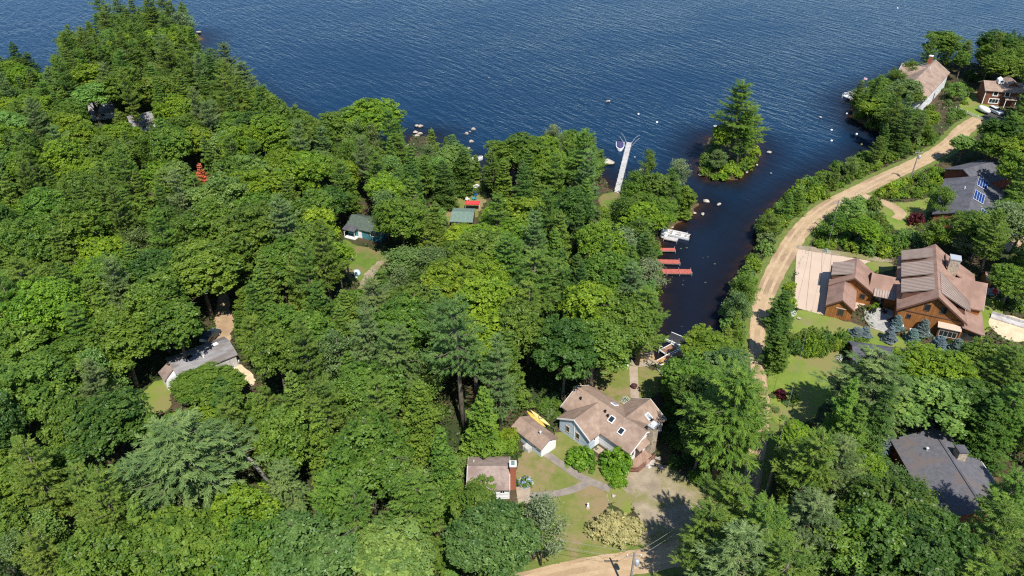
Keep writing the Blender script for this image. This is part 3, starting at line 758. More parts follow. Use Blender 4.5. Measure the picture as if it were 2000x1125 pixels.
tt('broad', 1268, 375, 9, 3.6, 'mid green', 'bushy tree behind the two grey cove docks')
tt('airy', 1225, 385, 12, 3.4, 'mid green', 'birch in the grove between the long dock and the cove')
tt('broad', 1290, 405, 8, 3.0, 'bright green', 'bright small tree beside the white boat')
tt('airy', 1250, 425, 11, 3.4, 'mid green', 'loose birch left of the white boat')
tt('airy', 1222, 445, 12, 3.6, 'silvery green', 'silvery birch left of the first red dock')
tt('hemlock', 1262, 455, 10, 3.0, 'blue-green', 'blue-green conifer over the first red dock')
tt('airy', 1268, 505, 10, 3.0, 'silvery green', 'silvery tree between the red docks')
tt('hemlock', 1272, 540, 11, 3.2, 'blue-green', 'bluish conifer just below the longest red dock')
tt('pine', 1262, 562, 16, 4.6, 'mid green', 'pine with one long bough reaching over the cove')
tt('broad', 1185, 500, 15, 5.6, 'mid green', 'broad crown left of the cove behind the red docks')
tt('broad', 1150, 555, 16, 6.0, 'bright green', 'bright broad crown left of the overhanging cove pine')
tt('broad', 1215, 585, 15, 5.4, 'mid green', 'round crown at the head of the cove, shading the beach')
tt('broad', 1165, 630, 15, 5.2, 'mid green', 'tall dense crown above the back lawn of the pink-roofed house')
tt('broad', 1105, 640, 15, 5.4, 'dark green', 'dark crown left of the back lawn of the pink-roofed house')
tt('broad', 620, 402, 14, 4.0, 'yellow-green', 'vivid yellow-green tree beside the teal cabin', jit=.02)
tt('broad', 655, 470, 13, 3.2, 'bright green', 'upright bright tree left of the teal cabin lawn')
tt('hemlock', 386, 319, 11, 2.4, 'rust red', 'small rust red tree among the green crowns', jit=.02)
tt('airy', 790, 492, 8, 4.6, 'grey-green', 'grey-green willow right of the teal cabin lawn')
tt('airy', 838, 485, 8, 4.2, 'grey-green', 'grey-green willow next along from the teal cabin lawn')
tt('airy', 748, 560, 9, 4.6, 'grey-green', 'grey-green willow below the teal cabin lawn')
tt('airy', 410, 205, 9, 3.4, 'brownish grey', 'thin half-bare brownish tree in the far woods')
tt('broad', 778, 388, 14, 5.4, 'mid green', 'full crown overhanging the teal cabin')
tt('hemlock', 800, 345, 15, 3.8, 'mid green', 'hemlock left of the red canopy clearing')
tt('hemlock', 845, 395, 13, 3.2, 'olive green', 'hemlock beside the green-roofed shed')
tt('broad', 392, 728, 7, 4.4, 'mid green', 'low spreading tree in front of the grey-roofed cabin', jit=.02)
tt('broad', 435, 722, 6, 2.6, 'mid green', 'small tree half covering the end of the grey cabin roof')
tt('broad', 375, 480, 16, 6.4, 'olive green', 'wide olive oak above the grey-roofed cabin')
tt('broad', 330, 590, 15, 5.4, 'mid green', 'full crown left of the dark jeep')
tt('broad', 905, 441, 7, 3.6, 'yellow-green', 'yellow-green small tree in front of the green-roofed shed', jit=.03)
tt('airy', 1245, 330, 12, 3.0, 'mid green', 'leafy birch on the grove edge beside the long dock')
tt('broad', 1285, 330, 12, 3.8, 'mid green', 'tallest broadleaf of the grove by the cove mouth')
tt('pine', 1318, 330, 12, 3.0, 'mid green', 'young pine of the grove by the cove mouth')
tt('hemlock', 1345, 352, 9, 2.6, 'olive green', 'conifer nearest the cove mouth rocks')
tt('broad', 1250, 392, 11, 4.0, 'bright green', 'bright crown in the middle of the grove by the cove')
tt('broad', 1300, 378, 10, 4.0, 'olive green', 'olive crown in the middle of the grove by the cove')
# island
tb('pine', 1424, 322, 158, 6.4, 'mid green', 'tall pine crowning the small island', var=2, jit=.03)
tb('pine', 1452, 318, 205, 4.6, 'bright green', 'shorter pine on the right of the small island', jit=.03)
tb('hemlock', 1392, 312, 246, 2.5, 'mid green', 'conifer on the left of the small island')
tb('airy', 1398, 335, 292, 2.3, 'grey-green', 'low grey-green tree at the front of the small island')
for q, (a, b, r, h, c) in enumerate([(1378, 335, 1.8, 2.2, 'bright green'), (1412, 343, 2.0, 2.0, 'bright green'), (1440, 340, 2.0, 2.4, 'yellow-green'), (1462, 322, 2.1, 2.8, 'bright green'), (1474, 300, 1.8, 2.4, 'yellow-green'), (1428, 334, 2.0, 3.0, 'bright green'), (1450, 330, 1.8, 2.0, 'olive green'), (1395, 343, 1.5, 1.8, 'bright green'), (1376, 318, 1.8, 3, 'mid green')]):
    sh(a, b, r * 1.15, h * 1.15, c)
tb('broad', 1403, 318, 240, 3.0, 'bright green', 'leafy tree against the left flank of the island pine')
tb('pine', 1436, 330, 218, 3.6, 'mid green', 'shorter pine standing in front of the island pine')
for a, b, r, h, c in ((1405, 330, 2, 2.6, 'bright green'), (1420, 338, 2.1, 2.6, 'yellow-green'), (1385, 325, 2, 2.6, 'mid green'), (1468, 312, 2, 3, 'bright green'), (1455, 322, 2, 3, 'mid green'), (1440, 325, 2, 3, 'bright green'), (1400, 300, 2, 2.4, 'mid green'), (1420, 280, 2, 2.2, 'olive green'), (1462, 285, 2, 2.6, 'mid green')): sh(a, b, r, h, c)
# right half
tb('pine', 1393, 938, 718, 7.6, 'mid green', 'huge pine between the pink-roofed house and the dirt road', var=1, jit=.03)
tt('pine', 1462, 752, 17, 4.6, 'mid green', 'pine leaning over the dirt road beside the huge pine')
tb('pine', 1672, 855, 690, 6.4, 'grey-green', 'huge dark pine at the bottom of the long lawn', var=3, jit=.03)
tt('pine', 1590, 838, 20, 4.8, 'olive green', 'pine below the long lawn, left of the dark-roofed house')
tt('pine', 1650, 850, 18, 4.4, 'grey-green', 'pine touching the left gable of the dark-roofed house')
tt('pine', 1440, 935, 18, 5.0, 'mid green', 'pine beside the gravel forecourt, below the huge pine')
tt('pine', 1400, 1000, 17, 4.4, 'mid green', 'pine whose shadow falls on the gravel forecourt')
tt('pine', 1520, 975, 19, 5.2, 'mid green', 'pine right of the transformer pole')
tt('pine', 1470, 1040, 19, 5.0, 'grey-green', 'pine at the bottom edge right of the dirt drive')
tt('pine', 1595, 965, 18, 4.8, 'grey-green', 'grey-green pine in the bottom right woods')
tt('pine', 1560, 1060, 19, 4.8, 'mid green', 'bottom edge pine, second right of the dirt drive')
tt('broad', 1752, 955, 16, 6.2, 'dark green', 'dark oak in front of the dark-roofed house')
tt('broad', 1838, 1015, 16, 5.8, 'dark green', 'dark oak at the lower corner of the dark roof')
tt('broad', 1700, 890, 10, 3.6, 'bright green', 'bright small tree against the dark slate roof')
tt('broad', 1700, 1010, 16, 5.0, 'olive green', 'olive oak in the bottom right woods')
tt('broad', 1800, 1050, 16, 6.0, 'dark green', 'dark oak at the bottom edge of the right woods')
tt('pine', 1965, 985, 18, 4.6, 'mid green', 'pine at the bottom right corner')
tt('pine', 1996, 925, 16, 4.0, 'olive green', 'pine at the right edge beside the dark roof')
tt('pale', 1832, 745, 12, 6.8, 'pale green', 'broad pale green willow behind the dark-roofed house', jit=.02)
tt('broad', 1800, 682, 12, 5.2, 'bright green', 'bright crown between the hedge and the pale willow')
tt('broad', 1858, 700, 11, 4.6, 'bright green', 'bright crown upper right of the pale willow')
tt('hemlock', 1738, 808, 7, 2.6, 'silvery blue', 'silvery blue conifer left of the pale willow')
tt('broad', 1940, 668, 11, 4.4, 'mid green', 'tree below the sandpit at the right')
tt('broad', 1900, 740, 12, 4.4, 'dark green', 'dark tree right of the pale willow')
tt('pine', 1990, 750, 15, 4.4, 'mid green', 'pine at the right edge above the dark roof')
tt('hemlock', 1950, 780, 13, 4.0, 'dark green', 'shadowy conifer right of the pale willow')
tb('hemlock', 1515, 642, 568, 3.1, 'dark green', 'stout dark conifer standing at the roadside by the lodge driveway', jit=.03)
tb('hemlock', 1504, 708, 618, 2.6, 'dark green', 'dark conifer at the road corner of the lodge hedge')
tb('hemlock', 1518, 722, 655, 2.2, 'mid green', 'conifer nearest the top of the long lawn')
tt('broad', 1384, 657, 9, 4.3, 'bright green', 'bright round tree over the brown cove dock')
tt('broad', 1400, 672, 9, 4.2, 'olive green', 'olive tree between the cove and the dirt road')
tt('broad', 1425, 690, 10, 3.6, 'grey-green', 'grey-green tree beside the narrow dirt road')
tt('broad', 1350, 705, 12, 4.6, 'mid green', 'dense tree behind the stone chimney')
tt('broad', 1368, 735, 12, 3.8, 'dark green', 'dark tree shading the right end of the pink-roofed house')
tt('broad', 1378, 805, 12, 3.6, 'dark green', 'dark tree between the pink-roofed house and the huge pine')
tt('broad', 1848, 58, 14, 6.6, 'mid green', 'big tree behind the white lake house', jit=.03)
tt('broad', 1888, 96, 11, 3.2, 'mid green', 'tree between the white lake house and the brown house')
tt('broad', 1958, 58, 15, 7.0, 'dark green', 'dark tree behind the brown house', jit=.03)
tt('broad', 1995, 90, 13, 5.6, 'mid green', 'tree at the right edge behind the brown house')
tt('airy', 1785, 118, 9, 3.2, 'olive green', 'thin tree left of the white lake house roof')
tt('airy', 1760, 135, 8, 3.2, 'mid green', 'thin lakeside tree second left of the white lake house')
tt('broad', 1722, 152, 7, 4.0, 'mid green', 'rounded tree behind the white dock')
tt('broad', 1735, 178, 9, 4.6, 'mid green', 'tree in front of the white dock')
tt('broad', 1772, 150, 11, 4.6, 'grey-green', 'tall loose tree against the near end of the white lake house')
tt('broad', 1715, 190, 8, 3.8, 'bright green', 'tree overhanging the water below the white dock')
tt('broad', 1762, 198, 9, 4.4, 'mid green', 'tree at the shore below the white lake house')
tt('broad', 1790, 215, 8, 3.8, 'mid green', 'tree on the shore nearest the inner corner of the bay')
tt('broad', 1820, 215, 7, 3.4, 'bright green', 'bright tree by the head of the dirt road')
tt('broad', 1745, 225, 6, 3.0, 'dark green', 'low dark tree hanging over the bay')
tt('broad', 1789, 174, 8, 3.2, 'mid green', 'tree hiding the near gable of the white lake house')
tt('airy', 1872, 160, 6, 2.6, 'pale green', 'small pale tree beside the white clapboard wall')
tt('airy', 1852, 362, 9, 2.8, 'olive green', 'thin birch in front of the solar roof')
tt('airy', 1905, 440, 8, 3.0, 'silvery green', 'silvery tree at the corner of the solar-roofed house')
tt('airy', 1840, 425, 8, 3.2, 'mid green', 'loose tree below the solar-roofed house')
tt('broad', 2012, 405, 11, 4.4, 'grey-green', 'grey-green tree right of the solar panels')
tt('broad', 2004, 300, 13, 5.0, 'bright green', 'bright tree at the right edge beside the grey roofs')
tt('broad', 1968, 232, 13, 5.0, 'dark green', 'dark tree beside the parked white car')
tt('pine', 1990, 218, 15, 4.2, 'mid green', 'pine at the right edge below the brown house')
tt('broad', 1945, 262, 11, 4.2, 'mid green', 'tree right of the head of the dirt road')
tt('pale', 1890, 265, 8, 4.0, 'pale green', 'pale rounded tree beside the dirt road above the grey roofs')
tt('broad', 1930, 420, 11, 4.4, 'mid green', 'tree above the little shed with the red kayak')
tt('airy', 1972, 395, 12, 4.4, 'silvery green', 'tall thin tree at the right edge above the little shed')
tt('broad', 1990, 520, 9, 4.0, 'mid green', 'tree right of the little shed')
tt('broad', 1668, 388, 8, 3.6, 'pale green', 'tall pale tree between the road and the lodge')
tt('broad', 1690, 425, 7, 3.6, 'bright green', 'bright rounded tree above the lodge driveway')
tt('airy', 1640, 415, 7, 2.8, 'mid green', 'loose tree beside the roadside pole')
tt('broad', 982, 992, 15, 4.3, 'blue-green', 'blue-green oak below the garage with the brick chimney', jit=.03)
tt('broad', 948, 1020, 15, 4.4, 'blue-green', 'blue-green oak at the bottom edge left of the dirt drive', jit=.03)
tt('airy', 1060, 970, 13, 2.8, 'silvery green', 'silvery birch in front of the curving paved path')
tt('broad', 1045, 1000, 9, 3.0, 'mid green', 'small dense tree at the edge of the front lawn')
tt('broad', 925, 960, 11, 3.6, 'mid green', 'tree hiding the corner of the garage with the brick chimney')
tt('broad', 590, 1040, 15, 5.6, 'blue-green', 'blue-green oak at the bottom edge of the left woods', jit=.03)
tt('broad', 480, 960, 14, 4.6, 'bright green', 'bright green crown right below the broad flat pine', jit=.03)
# ------------------------------------------------------------------ buildings
def window(parent, c, n, w, h, frame='white', bars=1, glass='glass', wt=.09):
    """window on a wall: centre c, outward normal n (both in the building's own axes)"""
    n = Vector(n).normalized(); c = Vector(c); u = Vector((0, 0, 1)).cross(n); u = u.normalized() if u.length > .1 else Vector((1, 0, 0)); v = n.cross(u)
    f = MB()
    for s in (-1, 1):
        f.obox(c + u * s * w / 2 + n * .03, u, v, n, wt / 2, h / 2 + wt / 2, .05)
        f.obox(c + v * s * h / 2 + n * .033, u, v, n, w / 2 - wt / 2, wt / 2, .05)
    for k in range(1, bars + 1):
        f.obox(c + u * (w * k / (bars + 1) - w / 2) + n * .028, u, v, n, .03, h / 2 - wt / 2, .04)
    o = f.build('window', M[frame], parent)
    p = MB(); p.obox(c + n * .012, u, v, n, w / 2, h / 2, .015); p.build('pane', M[glass], o)
    return o
def door(parent, c, n, w, h, m='white', name='door'):
    n = Vector(n).normalized(); c = Vector(c); u = Vector((0, 0, 1)).cross(n).normalized()
    o = MB().obox(c + Vector((0, 0, h / 2)) + n * .03, u, (0, 0, 1), n, w / 2, h / 2, .045).build(name, M[m], parent)
    MB().obox(c + Vector((0, 0, 1.0)) + u * w * .38 + n * .09, u, (0, 0, 1), n, .05, .05, .03).build('handle', M['metal'], o)
    return o
def gable(root, x0, x1, yc, half, eave, ridge, wm, rm, axis='x', oh=.4, ohe=.35, th=.16, base=-.4, z0=0.0, fascia=None, name=('wall', 'roof')):
    sl = (ridge - eave) / half
    w = MB().extr([(-half, base), (half, base), (half, eave - .1), (0, ridge - .1), (-half, eave - .1)], x0, x1, axis, yc).build(name[0], M[wm], root)
    e = half + ohe; ze = eave - sl * ohe
    r = MB().extr([(-e, ze), (0, ridge), (e, ze), (e, ze - th), (0, ridge - th), (-e, ze - th)][::-1], x0 - oh, x1 + oh, axis, yc).build(name[1], M[rm], root)
    if fascia:
        d = .1
        for xx in (x0 - oh - .03, x1 + oh - .02):
            f = MB()
            for s in (-1, 1):
                p = [(s * (e + .02), ze + .015), (0, ridge + .015), (0, ridge - th - d), (s * (e + .02), ze - th - d)]
                f.extr(p, xx, xx + .05, axis, yc)
            f.build('fascia', M[fascia], root)
    return w, r
def slope_box(root, name, m, x, y, yc, half, eave, ridge, lx, ly, h, axis='x', up=.05):
    """a box lying on a gable slope at local x, y"""
    sl = (ridge - eave) / half; s = 1 if y > yc else -1
    z = ridge - sl * abs(y - yc)
    n = Vector((0, s * sl, 1)).normalized(); u = Vector((1, 0, 0)); v = n.cross(u)
    if axis == 'y':
        n = Vector((n.y, 0, n.z)); u = Vector((0, 1, 0)); v = n.cross(u); c = Vector((y, x, z))
    else: c = Vector((x, y, z))
    return MB().obox(c + n * (up + h / 2), u, v, n, lx / 2, ly / 2, h / 2).build(name, m if not isinstance(m, str) else M[m], root), c, n, u, v
def foot(root, x0, x1, y0, y1):
    c, s = math.cos(root.rotation_euler.z), math.sin(root.rotation_euler.z)
    PATCH.append(np.array([(root.location.x + a * c - b * s, root.location.y + a * s + b * c) for a, b in ((x0, y0), (x1, y0), (x1, y1), (x0, y1))]))
def place(px=None, xy=None, deg=0.0):
    p = G(*px) if px else Vector((*xy, GZ)); p.z = GZ; return p, R(deg)

# -- the house with the pink-tan roof in the middle
L0 = thing('house', 'pale blue and white house with a many-gabled pink-tan roof and a stone chimney', 'house', (10.32, 91.6, GZ), R(-46.7))
gable(L0, .3, 13.5, 0, 3.3, 2.75, 4.6, 'whiteclap', 'brownroof', fascia='white')
w_, r_ = gable(L0, -9.0 + 0, -.2, 4.67, 3.05, 2.75, 4.3, 'blueclap', 'brownroof', 'y', oh=.01, fascia=None, name=('wall', 'roof')); bpy.data.objects.remove(w_); bpy.data.objects.remove(r_)
gable(L0, -5.6, -.2, 4.67, 3.05, 2.72, 4.52, 'blueclap', 'brownroof', 'y', oh=.3, fascia='white')
gable(L0, .2, 5.7, 9.66, 3.0, 2.7, 4.5, 'whiteclap', 'brownroof', 'y', oh=.4, fascia='white')
for x in (3.35, 5.4): window(L0, (x, -5.6, 1.45), (0, -1, 0), .75, 1.15, 'tan', 0)
MB().box(4.62, 4.74, -5.66, -5.6, 0, 3.9).build('corner_board', M['white'], L0)
window(L0, (7.72, -4.4, 1.7), (1, 0, 0), .6, .6, 'white', 0)
door(L0, (7.72, -3.9, .15), (1, 0, 0), .9, 2.0, 'white')
door(L0, (13.5, -1.0, .3), (1, 0, 0), 1.7, 2.1, 'glass', 'glass_door')
window(L0, (13.5, 1.5, 1.7), (1, 0, 0), .9, 1.0, 'white', 0); window(L0, (13.5, -2.55, 1.7), (1, 0, 0), .6, 1.1, 'white', 0)
window(L0, (13.5, .35, 3.6), (1, 0, 0), .8, .6, 'white', 0)
for x, y in ((8.2, -1.25), (10.6, -1.85)):
    o, c, n, u, v = slope_box(L0, 'skylight', 'white', x, y, 0, 3.3, 2.75, 4.6, .95, 1.1, .14); MB().obox(c + n * .205, u, v, n, .36, .43, .012).build('pane', M['glass'], o)
o, c, n, u, v = slope_box(L0, 'skylight', 'white', 6.1, 1.85, 0, 3.3, 2.75, 4.6, .95, 1.1, .14); MB().obox(c + n * .205, u, v, n, .36, .43, .012).build('pane', M['skyglass'], o)
o, c, n, u, v = slope_box(L0, 'skylight', 'white', 3.6, 11.3, 9.66, 3.0, 2.7, 4.5, .9, 1.1, .14, 'y'); MB().obox(c + n * .205, u, v, n, .33, .43, .012).build('pane', M['skyglass'], o)
for x, y, h in ((1.9, -1.3, .35), (6.55, -.9, .3), (7.35, -1.2, .3)):
    sl = .56; MB().lathe([(.16, -.2), (.16, h), (.2, h), (.2, h + .06), (0.02, h + .07)], (x, y, 4.6 - sl * abs(y))).build('roof_vent', M['black'], L0)
ch = MB().box(13.55, 14.55, .45, 1.75, -.4, 5.3).build('chimney', M['stone'], L0); MB().box(13.47, 14.63, .37, 1.83, 5.3, 5.45).build('cap', M['metal'], ch)
MB().box(13.8, 14.3, .75, 1.45, 5.45, 5.75).build('flue', M['white'], ch)
MB().slab([(13.45, -2.2, 2.95), (14.5, -2.2, 2.55), (14.5, .35, 2.55), (13.45, .35, 2.95)], .1).build('porch_roof', M['brownroof'], L0)
dk = MB().box(13.52, 15.6, -3.6, .4, -.4, .28).build('porch_deck', M['deck'], L0)
f = MB()
for a, b in (((15.6, -3.6), (15.6, -1.9)), ((13.7, -5.6), (15.6, -3.6)), ((15.6, -.8), (15.6, .4)), ((12.7, -6.2), (13.7, -5.6))):
    f.bar((*a, 1.15), (*b, 1.15), .09, .05); f.bar((*a, .45), (*b, .45), .06, .05)
    ln = math.dist(a, b)
    for k in range(int(ln / .18) + 1):
        t = min(1, k * .18 / ln); f.bar((a[0] + (b[0] - a[0]) * t, a[1] + (b[1] - a[1]) * t, .2), (a[0] + (b[0] - a[0]) * t, a[1] + (b[1] - a[1]) * t, 1.13), .05, .03)
f.build('railing', M['stain'], L0)
MB().add([(12.4, -4.2, .2), (13.55, -3.5, .26), (15.5, -3.65, .26), (13.6, -5.6, .22), (12.6, -6.2, .05), (11.9, -5.2, .05)], [(0, 1, 2, 3, 4, 5)]).build('ramp', M['stain'], L0)
f = MB()
for k in range(4): f.box(15.6 + k * .32, 15.93 + k * .32, -1.85, -.85, -.3, .22 - k * .14)
f.build('step', M['greydeck'], L0)
foot(L0, -.5, 16, -3.8, 3.8); foot(L0, 1, 8, -6.2, 0); foot(L0, 6, 13.2, 0, 6.3)
f = MB().box(8.0, 9.2, -5.0, -3.8, -.05, .12).build('stoop', M['path'], L0)

# -- small blue shed by the kayaks
S0 = thing('shed', 'small pale blue shed with a leaf-strewn tan roof and a white door', 'shed', (1.3, 86.55, GZ), R(-48))
gable(S0, .2, 6.2, 0, 1.55, 2.0, 2.75, 'blueclap', 'brownroof', oh=.3, ohe=.3)
MB().box(6.21, 6.27, -1.5, 1.5, -.2, 2.0).build('end_wall', M['white'], S0)
door(S0, (6.27, .45, 0), (1, 0, 0), 1.5, 1.9, 'white'); window(S0, (4.9, -1.55, 1.2), (0, -1, 0), .6, .6, 'white', 0)
MB().lathe([(.14, -.3), (.14, .5), (.24, .52), (.02, .7)], (4.6, -.2, 2.7)).build('stovepipe', M['metal'], S0)
f = MB(); f.box(3.2, 4.4, -2.5, -1.62, -.2, .75); f.box(3.3, 4.3, -2.4, -1.7, .75, .8); f.build('bin_cupboard', M['greydeck'], S0)
foot(S0, -.3, 6.8, -2.2, 2.0)

# -- garage with the brick chimney
A0 = thing('garage', 'small white building under a mauve shingled roof with a tall red brick chimney', 'garage', (-3.25, 75.7, GZ), 0)
gable(A0, -2.85, 2.75, 0, 2.75, 2.45, 3.7, 'whiteclap', 'mauveroof', oh=.2, ohe=.4, fascia='white')
for x in (.3, 1.9): window(A0, (x, -2.75, 1.55), (0, -1, 0), .65, .7, 'white', 1)
window(A0, (-1.7, -2.75, 1.55), (0, -1, 0), .65, .7, 'white', 1)
c_ = MB().box(2.98, 3.8, -1.15, -.2, -.3, 4.75).build('chimney', M['brick'], A0)
f = MB(); f.box(2.9, 3.88, -1.23, -.12, 4.75, 4.92); f.build('cap', M['white'], c_)
MB().box(3.15, 3.63, -1.0, -.35, 4.92, 5.1).build('flue', M['greenroof'], c_)
MB().box(2.76, 2.9, -2.7, 2.7, -.2, 2.3).build('side_trim', M['white'], A0)
MB().lathe([(.06, -.2), (.06, .3), (.02, .31)], (-2.2, 1.4, 3.1)).build('roof_vent', M['white'], A0)
foot(A0, -3.3, 4, -3.3, 3.2)

# -- the cedar lodge
a_ = R(67.0)
D0 = thing('lodge', 'large cedar-clad lodge with brown gabled roofs and ribbed metal dormers', 'house', (74.83, 110.77, GZ), a_)
HW, EV, RG = 5.25, 4.6, 8.5; SLP = (RG - EV) / HW
gable(D0, .5, 18.8, 0, HW, EV, RG, 'cedar', 'lodgeroof', oh=.75, ohe=.5, th=.25, fascia='trimbrown')
def seamroof(root, p00, p01, p11, p10, nr, nm='metal_roof'):
    """ribbed metal sheet; p00-p01 top edge, p10-p11 lower edge"""
    o = MB().slab([p00, p01, p11, p10], .14).build(nm, M['seam'], root)
    f = MB(); n = (Vector(p01) - Vector(p00)).cross(Vector(p10) - Vector(p00)).normalized(); n = n if n.z > 0 else -n
    for k in range(nr + 1):
        t = k / nr; a = Vector(p00).lerp(Vector(p01), t) + n * .03; b = Vector(p10).lerp(Vector(p11), t) + n * .03
        f.bar(a, b, .055, .07)
    f.build('seam', M['seamrib'], o); return o
# left-hand side is +y in the lodge's axes (x runs away along the ridge)
for x0, x1 in ((2.6, 7.2), (8.3, 13.3), (14.7, 18.3)):
    zt, zb = RG - .25, EV + 1.75; yb = HW + .3
    seamroof(D0, (x0, .5, zt), (x1, .5, zt), (x1, yb, zb), (x0, yb, zb), 9, 'dormer_roof')
    MB().prism([(x0 + .25, 1.2), (x1 - .25, 1.2), (x1 - .25, HW - .1), (x0 + .25, HW - .1)], EV - .3, zb + .05).build('dormer_wall', M['trimbrown'], D0)
    f = MB()
    for xx in (x0 + .25, x1 - .26):
        f.add([(xx, 1.2, zb - .1), (xx, HW - .1, zb - .1), (xx, 1.2, zb + .95)], [(0, 1, 2)])
    f.build('dormer_cheek', M['trimbrown'], D0)
seamroof(D0, (2.0, -.6, RG - .3), (9.3, -.6, RG - .3), (4.8, -HW - .7, EV + 1.15), (1.6, -HW - .7, EV + 1.15), 9, 'dormer_roof')
MB().prism([(1.9, -1.5), (6.2, -1.5), (4.6, -HW + .15), (1.9, -HW + .15)], EV - .3, EV + 1.1).build('dormer_wall', M['trimbrown'], D0)
gable(D0, -8.2, -.3, 9.6, 4.0, 4.7, 7.6, 'cedar', 'lodgeroof', 'y', oh=.4, ohe=.4, th=.22, fascia='tan')
c_ = MB().box(12.9, 14.6, -3.9, -2.2, 4, 9.3).build('chimney', M['stone'], D0); f = MB(); f.box(12.8, 14.7, -4.0, -2.1, 9.3, 9.5); f.build('cap', M['metal'], c_)
MB().slab([(13.0, -2.0, 7.6), (18.2, -2.0, 7.6), (18.2, -8.0, 4.2), (13.0, -8.0, 4.2)], .2).build('rear_roof', M['stone'] if False else M['lodgeroof'], D0)
# front gable
for y in (1.0, -1.6): window(D0, (.5, y, 5.5), (-1, 0, 0), .95, 1.35, 'trimbrown', 0)
window(D0, (.5, 3.4, 2.9), (-1, 0, 0), .7, .9, 'trimbrown', 0)
MB().box(.4, .49, -5.2, 5.2, 3.95, 4.12).build('belt_board', M['trimbrown'], D0)
f = MB(); f.box(-.5, .48, -5.0, -1.7, .5, 2.75); f.build('bay', M['trimbrown'], D0)
window(D0, (-.5, -3.35, 1.7), (-1, 0, 0), 2.8, 1.5, 'tan', 3); window(D0, (-.49, -3.35, 2.2), (-1, 0, .0), 2.6, .1, 'tan', 0)
MB().slab([(-.9, -1.4, 2.85), (.48, -1.4, 3.2), (.48, -5.2, 3.2), (-.9, -5.2, 2.85)], .12).build('bay_roof', M['tan'], D0)
MB().slab([(-.3, -5.2, 3.5), (7.2, -5.2, 3.5), (7.2, -9.0, 2.7), (-.3, -9.0, 2.7)], .2).build('porch_roof', M['lodgeroof'], D0)
MB().box(.3, 6.8, -8.6, -5.3, -.3, 2.55).build('porch_wall', M['cedar'], D0)
window(D0, (.3, -6.95, 1.4), (-1, 0, 0), 2.7, 1.6, 'trimbrown', 2); window(D0, (3.4, -8.6, 1.5), (0, -1, 0), 3.4, 1.5, 'trimbrown', 2)
foot(D0, -.8, 19.5, -9.5, 6)
# garage wing, entry wing and the link
gx0 = 7.0
def loc(x, y):      # world -> lodge axes
    d = Vector((x - 74.83, y - 110.77)); c, s = math.cos(a_), math.sin(a_); return (d.x * c + d.y * s, -d.x * s + d.y * c)
ga = loc(64.84, 121.12); gb = loc(67.51, 128.01)
gx, gy_ = ga[0], (ga[1] + gb[1]) / 2
gable(D0, gx + .5, gx + 7.2, gy_, 3.8, 3.1, 5.6, 'cedar', 'lodgeroof', oh=.6, ohe=.4, th=.22, fascia='trimbrown')
seamroof(D0, (gx + 1.6, gy_ + .3, 5.5), (gx + 6.4, gy_ + .3, 5.5), (gx + 6.4, gy_ + 4.1, 4.3), (gx + 1.6, gy_ + 4.1, 4.3), 9, 'dormer_roof')
MB().prism([(gx + 1.9, gy_ + 1), (gx + 6.1, gy_ + 1), (gx + 6.1, gy_ + 3.75), (gx + 1.9, gy_ + 3.75)], 2.9, 4.25).build('dormer_wall', M['trimbrown'], D0)
for k in (2.4, 5.4): MB().box(gx + k - 1.25, gx + k + 1.25, gy_ + 3.78, gy_ + 3.86, -.2, 2.2).build('garage_door', M['trimbrown'], D0)
ea = loc(62.87, 120.98); eb_ = loc(60.64, 115.4); ey = (ea[1] + eb_[1]) / 2
gable(D0, eb_[0] + .4, gx + 2.5, ey, 2.25, 2.85, 4.5, 'cedar', 'lodgeroof', oh=.45, ohe=.3, th=.2, fascia='trimbrown')
window(D0, (eb_[0] + .4, ey - .3, 1.5), (-1, 0, 0), 1.0, 1.3, 'trimbrown', 0)
MB().box(eb_[0] + .3, eb_[0] + .39, ey - 1.1, ey + .7, 2.3, 2.45).build('window_hood', M['tan'], D0)
la = loc(67.35, 124.42); lb = loc(73.78, 122.3)
gable(D0, HW - .5, gy_ - 3, la[0], 3.0, 3.4, 5.1, 'cedar', 'lodgeroof', 'y', oh=.0, ohe=.3, th=.2)
seamroof(D0, (la[0] - 2.9, gy_ - 3.9, 3.55), (la[0] - 2.9, HW + .4, 3.55), (la[0] - 4.6, HW + .4, 2.9), (la[0] - 4.6, gy_ - 3.9, 2.9), 8, 'porch_roof')
door(D0, (la[0] - 3.0, gy_ - 5.6, 0), (-1, 0, 0), 1.0, 2.1, 'glass'); window(D0, (la[0] - 3.0, gy_ - 4.5, 1.5), (-1, 0, 0), .8, 1.2, 'trimbrown', 0)
window(D0, (gx + .5, gy_ - 2.2, 1.6), (-1, 0, 0), .9, 1.1, 'trimbrown', 0)
foot(D0, gx, gx + 8, gy_ - 4.2, gy_ + 4.2); foot(D0, eb_[0], gx, ey - 2.6, ey + 2.6); foot(D0, la[0] - 4, la[0] + 3.4, HW, gy_)
# little sauna with the red kayak
p = G(1936, 556)
K0 = thing('playhouse', 'tiny cedar hut with a brown roof right of the lodge', 'shed', (p.x, p.y, GZ), a_ - R(90) + R(12))
gable(K0, -1.7, 1.7, 0, 1.3, 2.1, 2.9, 'cedar', 'lodgeroof', oh=.3, ohe=.35)
door(K0, (0, -1.3, 0), (0, -1, 0), 1.1, 1.9, 'glass'); foot(K0, -2, 2, -2, 2)

